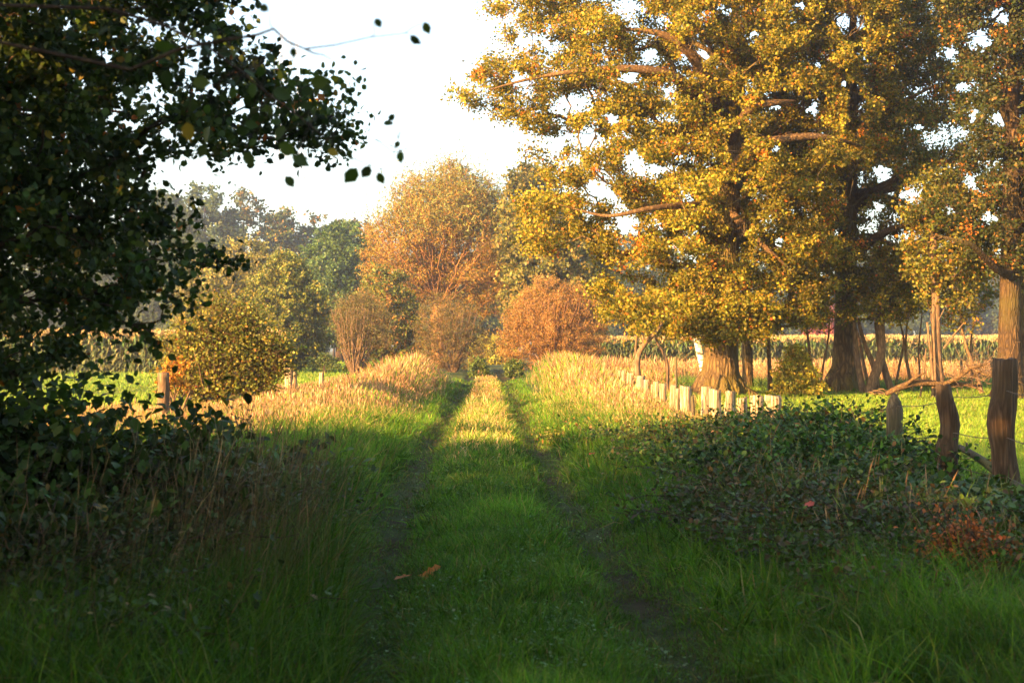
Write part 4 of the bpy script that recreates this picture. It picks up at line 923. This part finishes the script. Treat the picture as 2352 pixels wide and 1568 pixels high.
FARS = [  # label bits, px, Y, half width, top row, palette, seed
    ("tall blue green tree behind the hanging leaves, highest of the far left trees", 470, 190, 85, 425, 'g', 421), ("russet topped far tree right of the highest far left tree", 560, 205, 70, 440, 'o', 422),
    ("round dark far tree with an orange patch at its crown edge", 650, 195, 60, 480, 'm', 423), ("thin crowned far tree with orange leaves left of the dense domed tree", 715, 200, 45, 500, 'o', 424),
    ("sparse brownish far tree peeking over the dense domed tree", 800, 215, 45, 488, 'b', 425), ("grey brown far tree between the domed tree and the willow", 850, 225, 40, 505, 'b', 426),
    ("far blue green tree seen left of the olive tree through hanging leaves", 380, 200, 80, 440, 'g', 427), ("far dim tree at the left behind the dark branches", 270, 210, 80, 520, 'g', 428), ("far dim tree nearest the left edge of the view", 130, 215, 95, 500, 'g', 429),
    ("far green tree just right of the olive tree, seen under the oak boughs", 1440, 215, 60, 540, 'g', 430), ("low dark far tree behind the kinked sapling", 1540, 230, 70, 575, 'g', 431), ("far dim tree directly behind the biggest oak trunk", 1660, 235, 80, 570, 'g', 432),
    ("far bluish tree between the two largest oak trunks", 1790, 230, 80, 580, 'g', 433), ("small far tree with reddish leaves beside the second oak trunk", 1895, 225, 35, 690, 'r', 434), ("far bluish tree right of the second oak trunk", 2000, 240, 80, 575, 'g', 435),
    ("far dim tree behind the gnarled trunk", 2130, 235, 80, 560, 'g', 436), ("far dim tree left of the right oak", 2250, 240, 75, 580, 'b', 437), ("far dim tree at the right edge of the view", 2370, 235, 80, 570, 'g', 438), ("far dark tree closing the view above the yellow bush", 1120, 190, 70, 560, 'g', 439), ("far dark tree behind the dull brown bush", 980, 200, 70, 560, 'g', 440)]
PALS = {'g': [((.05, .08, .035), 4), ((.07, .10, .04), 3)], 'o': [((.06, .085, .035), 5), ((.14, .12, .04), 1.5), ((.28, .16, .04), .6)], 'm': [((.06, .085, .03), 5), ((.3, .18, .04), .8)],
        'b': [((.07, .085, .04), 3), ((.12, .10, .045), 2)], 'r': [((.25, .05, .03), 3), ((.18, .08, .04), 2)]}
for lab, px, Y, hw, top, pk, sdd in FARS:
    rng = np.random.default_rng(sdd); w = hw
    poly = [(px - w * .75, 810), (px - w, 760), (px - w * (1 + .1 * rng.normal()), top + (800 - top) * .45), (px - w * .7, top + (800 - top) * .16), (px - w * .25, top + 4), (px + w * .2, top), (px + w * .65, top + (800 - top) * .14),
            (px + w * (1 + .1 * rng.normal()), top + (800 - top) * .42), (px + w, 760), (px + w * .75, 810)]
    thin = pk in 'ob'
    big("far_tree", lab, px, Y, poly, int(hw * (1.6 if thin else 2.3)), 4.5, PALS[pk], sdd, 1.45 if thin else 1.35, 110, 1.25, .48, "far trees on the horizon", tint_sd=.25)
def far_wood():
    rng = np.random.default_rng(450); ins = Inst()
    for k in range(230):
        x = rng.uniform(-150, 170); Y = rng.uniform(262, 300); H = 15 + 5 * vnoise(x, 0, 18, 60) + rng.normal(); c = np.array([x, Y, H * .55])
        m = 420; P = c + rdir(m, rng) * (rng.random((m, 1)) ** .35) * np.array([4.6, 4, H * .47]); s = rng.uniform(.5, 1.1, m)
        ins.add(LEAF_FAR, P, frames(rdir(m, rng), rdir(m, rng) + [0, 0, .4]) * s[:, None, None], pick([((.06, .09, .04), 4), ((.09, .10, .04), 1)], m, rng) * rng.uniform(.7, 1.2))
        ins.add(TWIG, np.array([[x, Y, -.3]]), frames(np.array([[0, 0, 1.]]), np.array([[1., 0, 0]])) * np.array([.5, H * .8, .5])[None, None, :], np.array([[.06, .045, .03]]))
    tag(ins.make("distant_woodland", M_LEAF), "hazy blue line of distant woodland on the horizon", "woodland", kind="stuff")
far_wood()

# ================================================================== BRAMBLES AND NEAR PLANTS
BRAM = [((.035, .085, .010), 5), ((.07, .135, .015), 3.5), ((.02, .045, .009), 4), ((.15, .19, .03), 1.2), ((.22, .11, .03), .6)]
def thicket(name, label, cat, mounds, pal, seed, n_leaf, ls=.06, canes=60, leaf=LEAF_NEAR, cane_c=M_DARKB, mat=M_LEAF_GLOSSY, group=None, arch=.45, stalks=0, lean=(0, 0)):
    """mounds: (px, ptop, Y, rx, ry) rounded masses of leafy canes that stand on the ground"""
    rng = np.random.default_rng(seed); c0 = mounds[0]; base = np.array([X_(c0[0], c0[2]), c0[2], 0]); root = empty(name, tuple(base), label, cat, group)
    tb = Tubes(); ins = Inst(); tot = sum(m[3] * m[4] for m in mounds)
    for px, ptop, Y, rx, ry in mounds:
        x0 = X_(px, Y); H = max(.25, CAM_H - (ptop - HOR) / F * Y - float(gz(x0, Y))); share = rx * ry / tot
        for k in range(max(4, int(canes * share))):
            a = rng.uniform(0, 2 * np.pi); q = math.sqrt(rng.random()); bx, by = x0 + math.cos(a) * rx * q * .7, Y + math.sin(a) * ry * q * .7
            p0 = np.array([bx, by, float(gz(bx, by)) - .03]); hh = H * rng.uniform(.5, 1.15) * (1 - .4 * q * q) * (1.25 if rng.random() < .06 else 1); d = rng.normal(size=2) * arch
            p1 = np.array([bx + d[0] + lean[0], by + d[1] + lean[1], p0[2] + hh * rng.uniform(.72, 1.08)]); P = bez(p0, p1, np.array([d[0] * .4, d[1] * .4, 2.2 * hh / (np.linalg.norm(p1 - p0) + .01)]), 9, 0, rng, .02)
            tb.add(P, np.linspace(.006, .0025, 9), 4, False)
            nl = max(1, int(n_leaf * share / max(4, int(canes * share)))); t = rng.uniform(.15, 1, nl); idx = t * 8; i0 = np.clip(idx.astype(int), 0, 7); fr = (idx - i0)[:, None]
            Q = P[i0] * (1 - fr) + P[i0 + 1] * fr + rng.normal(size=(nl, 3)) * [.11, .11, .08] * (H / .9) ** .5; Q[:, 2] = np.maximum(Q[:, 2], gz(Q[:, 0], Q[:, 1]) + .03)
            if not np.isnan(Q).any():
                dn = rdir(nl, rng) * .55 + [0, 0, 1]; dl = rdir(nl, rng); dl[:, 2] -= .35
                ins.add(leaf, Q, frames(dl, dn) * (ls * rng.uniform(.4, 1.6, nl))[:, None, None], pick(pal, nl, rng) * rng.uniform(.5, 1.5))
    if stalks:
        k = rng.integers(0, len(mounds), stalks); mm = np.array(mounds, float)[k]; x = (mm[:, 0] - 1176) / F * mm[:, 2] + rng.normal(size=stalks) * mm[:, 3] * .55; y = mm[:, 2] + rng.normal(size=stalks) * mm[:, 4] * .5
        H = np.clip(CAM_H - (mm[:, 1] - HOR) / F * mm[:, 2], .3, 1.2) * rng.uniform(.8, 1.3, stalks); sk = ins
        blades(sk, x, y, H, np.full(stalks, .005), pick([((.20, .12, .06), 3), ((.12, .07, .035), 3), ((.16, .17, .05), 2), ((.30, .2, .1), 1)], stalks, rng), STEMS, rng, .3)
    tb.make('stems', cane_c, root, base); ins.make('leaves', mat, root, base)
    return root
thicket("bramble_bush", "mixed bramble and weeds in front of the bright split posts, nettles rising through it", "bramble", [(1480, 975, 20.5, .55, 1.0), (1560, 962, 19.2, .7, 1.2), (1680, 950, 18.0, .75, 1.2), (1790, 940, 17.2, .7, 1.1), (1600, 1000, 16.8, .6, 1.0), (1720, 1000, 15.6, .6, 1.0)],
        [*BRAM, ((.17, .12, .045), 2), ((.13, .16, .04), 2)], 501, 56000, .042, 900, stalks=260)
thicket("bramble_bush", "dense green bramble mound swallowing the foot of the pointed round post", "bramble", [(1885, 925, 15.8, .55, 1.0), (1955, 975, 14.6, .45, .9), (1850, 990, 14.0, .75, 1.0), (1950, 1040, 13.0, .5, .8)],
        BRAM, 502, 64000, .050, 800, stalks=90)
thicket("bramble_bush", "dark bramble with large leaves along the foot of the two crooked posts", "bramble", [(2120, 1085, 12.4, .55, .7), (2230, 1110, 11.6, .55, .7), (2330, 1150, 10.8, .5, .7), (2030, 1100, 12.0, .55, .8), (2440, 1130, 10.2, .5, .7)],
        [((.04, .08, .02), 5), ((.06, .10, .025), 3), ((.10, .12, .03), 1)], 503, 26000, .065, 420, stalks=40)
thicket("bramble_bush", "low tangle of brown and green weeds between the track verge and the dense bramble", "weeds", [(1760, 1060, 12.6, .6, 1.0), (1900, 1075, 11.4, .65, 1.0), (2060, 1130, 10.2, .6, .8), (2200, 1170, 9.6, .5, .7), (1950, 1180, 9.8, .5, .8), (2320, 1215, 8.8, .5, .7), (2120, 1270, 8.6, .5, .6), (2300, 1340, 7.8, .4, .5), (1800, 1150, 11.0, .4, .7)],
        [((.035, .06, .014), 5), ((.06, .05, .02), 3), ((.11, .065, .028), 1.4), ((.06, .10, .016), 2)], 504, 80000, .036, 800, arch=.5, stalks=420)
thicket("fern_clump", "withered rust orange bracken glowing at the right edge", "bracken", [(2215, 1165, 8.6, .13, .2), (2255, 1200, 8.4, .11, .2), (2190, 1215, 8.5, .10, .15)],
        [((.40, .11, .025), 3), ((.26, .09, .025), 4), ((.14, .06, .02), 4), ((.07, .07, .02), 1.5)], 505, 7500, .028, 160, leaf=LEAF_FAR, mat=M_STRAW, arch=.10)
thicket("bramble_bush", "sunlit bramble sprays reaching towards the right wheel rut", "bramble", [(1390, 975, 23.5, .45, .7), (1450, 955, 23.2, .5, .8), (1350, 980, 23.2, .4, .6)],
        [((.12, .15, .03), 4), ((.20, .20, .04), 3), ((.26, .15, .04), 2)], 506, 5200, .05, 150)
thicket("weed_stems", "tall dark nettle stalks standing up before the right hand split posts", "weeds", [(1800, 905, 16.8, .35, .6), (1860, 895, 16.5, .45, .6), (1740, 930, 17.2, .3, .6)], [((.06, .09, .02), 4), ((.10, .11, .03), 2)], 507, 1900, .055, 40, arch=.12)
# left side
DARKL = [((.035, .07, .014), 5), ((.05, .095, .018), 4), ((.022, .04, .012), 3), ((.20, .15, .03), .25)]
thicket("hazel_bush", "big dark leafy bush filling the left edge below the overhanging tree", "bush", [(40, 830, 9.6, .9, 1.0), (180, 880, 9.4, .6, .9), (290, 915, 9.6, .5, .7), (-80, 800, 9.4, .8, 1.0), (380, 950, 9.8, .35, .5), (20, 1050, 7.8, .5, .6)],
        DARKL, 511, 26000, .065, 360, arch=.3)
thicket("bramble_bush", "leafy bramble shoots standing against the glowing dry grass on the left", "bramble", [(460, 965, 11.8, .4, .6), (570, 1000, 13.4, .4, .7), (640, 985, 14.4, .3, .6)],
        DARKL, 512, 3600, .07, 70)
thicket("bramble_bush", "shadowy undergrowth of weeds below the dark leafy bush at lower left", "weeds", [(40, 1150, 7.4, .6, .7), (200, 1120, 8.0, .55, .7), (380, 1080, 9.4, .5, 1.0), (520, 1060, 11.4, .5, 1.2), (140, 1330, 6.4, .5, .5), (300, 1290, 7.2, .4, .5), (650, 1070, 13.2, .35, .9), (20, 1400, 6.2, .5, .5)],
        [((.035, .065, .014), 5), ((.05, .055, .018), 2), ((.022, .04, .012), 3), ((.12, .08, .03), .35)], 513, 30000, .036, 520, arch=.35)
thicket("weed_stems", "dead brown branching weed stalk in front of the golden bank", "weeds", [(560, 865, 19.2, .18, .15)], [((.07, .05, .03), 4)], 514, 260, .04, 12, arch=.15, leaf=LEAF_FAR)
def leafy_cover(name, label, pts, seed, pal, h, n, ls):
    pass

def dead_stalks():
    rng = np.random.default_rng(520)
    for name, lab, cx, cy, sx, sy, n, h0, pal, dens in (
        ("dry_grass_tuft", "fan of brown dead grass stalks leaning out of the left undergrowth", -1.75, 8.6, .34, .8, 620, 1.0, [((.15, .10, .045), 3), ((.09, .065, .03), 3), ((.30, .21, .10), .8)], 0),
        ("dry_grass_tuft", "sparser brown stalks in the shadowy far lower left", -2.3, 7.2, .4, .6, 160, .85, [((.13, .09, .05), 3), ((.18, .12, .06), 1)], 0),
        ("dry_grass_tuft", "brown stalks beside the verge where the left undergrowth ends", -2.2, 12.0, .35, 1.3, 300, .80, [((.17, .11, .055), 3), ((.13, .11, .04), 2)], 0)):
        ins = Inst(); x = np.clip(rng.normal(size=n), -2, 2) * sx + cx; y = np.clip(rng.normal(size=n), -2, 2) * sy + cy
        k = rng.integers(0, 5, n); az = rng.normal(size=n) * 1.1; ln = np.abs(rng.normal(size=n) * .4) + .05
        h = h0 * rng.uniform(.6, 1.25, n); w = np.full(n, .0026); col = pick(pal, n, rng)
        up = np.stack([np.sin(az) * ln * .6 + .22, -np.cos(az) * ln * .3, np.ones(n)], 1); up /= np.linalg.norm(up, axis=1, keepdims=True)
        ph = rng.uniform(0, 2 * np.pi, n); f = np.stack([np.cos(ph), np.sin(ph), 0 * ph], 1); xx = np.cross(f, up); xx /= np.linalg.norm(xx, axis=1, keepdims=True); f = np.cross(up, xx)
        M = np.stack([xx * w[:, None], f * h[:, None], up * h[:, None]], 2); P = np.stack([x, y, gz(x, y)], 1)
        for t in range(5): s = k == t; ins.add(STEMS[t], P[s], M[s], col[s])
        root = ins.make(name, M_STRAW, None, (cx, cy, 0)); tag(root, lab, "dry grass", "tufts of dead grass at lower left")
dead_stalks()

# fallen oak leaves
def fallen_leaf(px, py, size, col, lab, seed, zoff=.06):
    rng = np.random.default_rng(seed); Y = CAM_H * F / (py - HOR); x = X_(px, Y); z = float(gz(x, Y)) + zoff; Y2 = (CAM_H - z) * F / (py - HOR); x = X_(px, Y2)
    ins = Inst(); n = 3 if size > .1 else 1
    P = np.array([[0, 0, 0]] * n) + rng.normal(size=(n, 3)) * [.05, .03, .01] * (n > 1)
    ins.add(LEAF_OAK, P, frames(rdir(n, rng) * [1, 1, .3], rdir(n, rng) * .5 + [0, -.5, 1]) * (np.ones(n) * size)[:, None, None], np.array([col] * n))
    o = ins.make("fallen_leaf", M_LEAF); o.location = (x, Y2, z); tag(o, lab, "leaf", "fallen leaves on the track")
fallen_leaf(968, 1322, .13, (.45, .15, .03), "orange oak leaves lying on the left side of the track crown", 1)
fallen_leaf(862, 1245, .06, (.28, .10, .04), "small dull red leaf in the left wheel rut", 2, .03)
fallen_leaf(1366, 1040, .09, (.4, .03, .03), "dark red leaf held up by the grass right of the right rut", 3, .22)
fallen_leaf(1848, 1155, .10, (.45, .08, .05), "red leaf hanging among the weeds on the right", 4, .45)

# ================================================================== THE OVERHANGING TREE ON THE LEFT
def near_tree():
    rng = np.random.default_rng(600)
    poly = [(-700, -260), (520, -260), (520, 40), (500, 120), (580, 170), (680, 185), (760, 240), (820, 310), (830, 350), (740, 350), (640, 315), (600, 350), (540, 360), (470, 340), (380, 370), (330, 430), (350, 480), (440, 530), (430, 590), (510, 610),
            (470, 640), (420, 650), (420, 710), (380, 700), (330, 780), (270, 800), (190, 770), (120, 830), (0, 870), (-700, 930)]
    gaps = [(240, 130, 28), (265, 260, 26), (300, 290, 26), (185, 180, 20), (350, 190, 22), (60, 250, 24), (90, 20, 18), (360, 70, 22), (430, 90, 26), (480, 200, 24), (560, 240, 26), (620, 300, 22), (400, 230, 20), (520, 40, 20), (320, 40, 18), (150, 60, 14),
            (330, 340, 16), (450, 150, 18), (640, 250, 14), (380, 300, 22), (700, 260, 14), (480, 440, 18), (460, 360, 20), (70, 680, 26), (250, 640, 24), (140, 700, 20), (330, 720, 26), (390, 620, 22), (200, 780, 26), (310, 780, 20), (100, 790, 18), (430, 540, 18), (380, 470, 18)]
    B = []
    for Y, n, sep in ((7.4, 330, .23), (9.2, 460, .26), (11.2, 420, .34)):
        B.append(blobs_poly(poly, Y, n, .8, np.random.default_rng(int(Y * 10)), sep, gaps))
    B = np.concatenate(B); ppx = 1176 + B[:, 0] / B[:, 1] * F; ppy = HOR - (B[:, 2] - CAM_H) / B[:, 1] * F; dd = polydist(ppx, ppy, poly)
    B = B[(dd > 55) | (rng.random(len(B)) < .45) | (ppx < 120)]
    base = (-6.2, 8.4, 0); g = float(gz(-6.2, 8.4))
    tr = [(-6.2, 8.4, g - .1, .34), (-6.2, 8.4, g + .5, .26), (-6.1, 8.5, g + 1.6, .23), (-5.8, 8.7, g + 2.8, .2), (-5.4, 8.9, g + 4, .15), (-5.0, 9.0, g + 5.2, .08)]
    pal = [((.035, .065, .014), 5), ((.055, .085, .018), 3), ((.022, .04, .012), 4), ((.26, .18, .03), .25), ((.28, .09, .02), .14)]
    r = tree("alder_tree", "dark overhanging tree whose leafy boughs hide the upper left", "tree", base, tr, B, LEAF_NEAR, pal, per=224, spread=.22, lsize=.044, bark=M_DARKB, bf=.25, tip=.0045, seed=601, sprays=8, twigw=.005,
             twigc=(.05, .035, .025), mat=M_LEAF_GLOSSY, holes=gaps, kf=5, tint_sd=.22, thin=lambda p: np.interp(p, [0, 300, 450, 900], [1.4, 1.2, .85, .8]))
    # close out-of-focus twigs with large leaves
    tb = Tubes(); ins = Inst()
    def spray(pts, Y, r0, leaves, ls=.062, pre=None):
        P = np.array([PT(a, b, Y + c) for a, b, c in pts]); P = P if pre is None else np.concatenate([pre, P]); tw = Tubes(); tw.add(P, np.linspace(r0, .0012, len(P)), 5, False)
        for a, b, c, s, ang in leaves:
            q = PT(a, b, Y + c); d = np.array([[math.cos(ang), .2, math.sin(ang)]]); 
            jn = P[np.argmin(np.sum((P - q) ** 2, 1))]
            if np.linalg.norm(jn - q) < .45: tw.add(bez(jn, q, np.array([d[0, 0], 0, .5]), 5, 0, rng, .04), np.linspace(.0016, .0007, 5), 3, False)
            ins.add(LEAF_NEAR, q[None], frames(d, rng.normal(size=(1, 3)) * .5 + [0, -1, .2]) * (ls * s), pick(pal[:4], 1, rng))
        tw.make('twig', M_DARKB, r, base)
    spray([(300, 160, 0), (420, 110, 0), (530, 90, 0), (590, 80, 0), (628, 66, 0), (660, 95, 0), (700, 112, 0), (770, 103, 0), (850, 85, 0), (930, 76, 0)], 3.6, .007, [(975, 50, 0, .55, -1.2), (942, 80, 0, .6, -.7), (862, 42, 0, .45, -1.0), (616, 24, 0, .5, 2.6), (674, 108, 0, .45, -1.6)], pre=np.array([[-5.2, 8.9, 4.3], [-4.0, 7.2, 3.6], [-2.6, 5.2, 2.9], [-1.7, 4.2, 2.5]]))
    spray([(700, 112, 0), (720, 122, 0), (742, 126, 0), (760, 136, 0)], 3.6, .003, [])
    lv = [(a, b, rng.uniform(-.4, .6), rng.uniform(.55, 1.05), rng.uniform(-2.6, .2)) for a, b in
          [(880, 285), (905, 262), (918, 325), (921, 345), (820, 385), (800, 340), (850, 380), (868, 395), (752, 345), (655, 405), (712, 190), (735, 192), (690, 240), (665, 230), (640, 160), (610, 120), (600, 150), (560, 160), (580, 260), (620, 280), (655, 290), (540, 200), (500, 120), (460, 90), (420, 140), (520, 180),
           (440, 190), (480, 240), (540, 300), (590, 320), (400, 60), (380, 160), (340, 240), (430, 280), (470, 330), (300, 120), (250, 60), (640, 330), (670, 360), (560, 350), (350, 100), (500, 70), (280, 200), (545, 110), (585, 190), (625, 210), (665, 180), (690, 205), (605, 245), (560, 285), (480, 290), (450, 230)]]
    spray([(250, 20, 0), (380, 60, .1), (480, 110, .1), (560, 170, .2), (620, 220, .2), (690, 270, .2), (750, 320, .3), (800, 360, .3), (880, 390, .3)], 4.2, .008, [l for l in lv if l[0] < 870], .06, pre=np.array([[-5.2, 8.9, 4.2], [-4.2, 7.6, 3.8], [-2.8, 5.8, 3.2], [-1.8, 4.7, 2.7]]))
    spray([(872, 392, .1), (905, 350, .1), (915, 320, 0), (898, 285, 0), (905, 262, 0)], 4.4, .001, [l for l in lv if l[0] >= 870], .05)
    # hanging twigs lower down
    for k in range(16):
        nb = B[(B[:, 1] < 8) & (B[:, 2] < 3.2) & (B[:, 0] > -3)]; q0 = nb[rng.integers(len(nb))]; Y = q0[1]; a = 1176 + q0[0] / Y * F; b = HOR - (q0[2] - CAM_H) / Y * F; Lx = rng.uniform(30, 110); P = [(a, b, 0), (a + Lx * .5, b + 12, 0), (a + Lx, b + 40, 0), (a + Lx * 1.2, b + 75, 0)]
        spray(P, Y, .004, [(a + Lx * t + rng.normal() * 12, b + 60 * t + rng.normal() * 12, rng.normal() * .1, rng.uniform(.7, 1.1), rng.uniform(-2.8, 0)) for t in np.linspace(.1, 1.2, 11)], .062)
    ins.make("near_leaves", M_LEAF_GLOSSY, r, base)
near_tree()

# ================================================================== TREES OUT OF VIEW THAT SHADE THE LANE
def shade_tree(x, y, z0, z1, r, seed, label, n=None, ls=.30, sep=.75):
    rng = np.random.default_rng(seed); n = n or int(34 * r * (z1 - z0) / 6); c = np.array([x, y, (z0 + z1) / 2]); B = blobs_ell(c, (r, r, (z1 - z0) / 2), n, rng, .15); g = float(gz(x, y))
    tr = [(x, y, g - .1, .35), (x, y, g + .8, .26), (x, y, max(g + 1.4, z0), .22), (x, y, (z0 + z1) / 2, .16), (x, y, z1 * .85, .06)]
    return tree("alder_tree", label, "tree", (x, y, 0), tr, B, LEAF_FAR, DARKL, per=110, spread=.7, lsize=ls, bark=M_DARKB, bf=.3, tip=.015, seed=seed, sprays=6, group="trees along the lane behind the viewer", kf=4)
SHADE = [(-11, -7, 1.2, 11, 4.2), (-17, -3, .8, 8.2, 4.2), (-4.5, -6.5, 2.0, 10, 3.6), (-21, 3, .6, 9, 3.6), (-11.5, 1.5, .4, 5.8, 3.0), (-15, 4.6, .3, 5.9, 2.6), (-6.5, 1.5, .6, 4.9, 2.6), (4.5, -5.0, 2.5, 9.5, 3.4), (0.5, -9.5, 2.5, 11, 4), (-3.8, 4.2, 4.1, 7.2, 2.1)]  # sized by where shade ends; last added unseen to darken the lower left
SHADE_LAB = ["tall alder behind the viewer on the left of the lane", "spreading hedge alder well to the left behind the viewer", "alder close behind the viewer leaning over the lane's left edge", "outermost alder of the hedge left of the view",
             "bushy alder just left of the view", "low hedge alder at the far end of the hedge left of the view", "small alder between the viewer and the hedge", "alder behind the viewer on the right of the lane", "alder standing straight behind the viewer beside the lane", "unseen young alder added overhead to darken the lower left of the view"]
for i, (x, y, z0, z1, r) in enumerate(SHADE): shade_tree(x, y, z0, z1, r, 700 + i, SHADE_LAB[i])

# ================================================================== PYLON
def pylon():
    Y = 262; x0 = X_(664, Y); root = empty("electricity_pylon", (x0, Y, 0), "faint thin lattice pylon rising above the far left trees", "pylon"); tb = Tubes()
    def w(z): return np.interp(z, [0, 18, 45, 69, 76], [4.5, 3.3, 1.9, 1.1, .1])
    zs = [v * 1.46 for v in [0, 5, 10, 14.5, 19, 23, 27, 31, 35, 38.5, 42, 45, 48, 52]]
    for sx in (-1, 1):
        for sy in (-1, 1): tb.add([(x0 + sx * w(z), Y + sy * w(z), z) for z in zs], .05, 4)
    for a, b in zip(zs[:-1], zs[1:]):
        for k in range(4):
            c = [(-1, -1), (1, -1), (1, 1), (-1, 1)]; p, q = c[k], c[(k + 1) % 4]
            A = lambda s, z: (x0 + s[0] * w(z), Y + s[1] * w(z), z)
            tb.add([A(p, a), A(q, b)], .03, 3); tb.add([A(q, a), A(p, b)], .03, 3); tb.add([A(p, b), A(q, b)], .03, 3)
    tb.make("lattice_mast", M_STEEL, root, (x0, Y, 0)); tb = Tubes()
    for z, L in ((67.5, 7), (71, 9), (74.5, 5)):
        for s in (-1, 1): tb.add([(x0, Y, z + 1.2), (x0 + s * L, Y, z)], .05, 4); tb.add([(x0, Y, z - .3), (x0 + s * L, Y, z)], .05, 4)
    tb.make("cross_arms", M_STEEL, root, (x0, Y, 0))
pylon()

# ================================================================== HAZE
def haze():
    v = [(x, y, z) for x in (-720, 720) for y in (-230, 760) for z in (-3, 80)]
    f = [(0, 1, 3, 2), (4, 6, 7, 5), (0, 4, 5, 1), (2, 3, 7, 6), (0, 2, 6, 4), (1, 5, 7, 3)]
    m = bpy.data.materials.new("haze"); m.use_nodes = True; t = m.node_tree; t.nodes.clear(); o = t.nodes.new("ShaderNodeOutputMaterial")
    p = t.nodes.new("ShaderNodeVolumePrincipled"); p.inputs["Color"].default_value = (.86, .90, .96, 1); p.inputs["Density"].default_value = HAZE; p.inputs["Anisotropy"].default_value = .65
    t.links.new(p.outputs[0], o.inputs["Volume"])
    me = bpy.data.meshes.new("haze"); me.from_pydata(v, [], f); me.materials.append(m); ob = bpy.data.objects.new("haze", me); C.objects.link(ob); tag(ob, kind="stuff")
HAZE = 0.0009
if HAZE: haze()
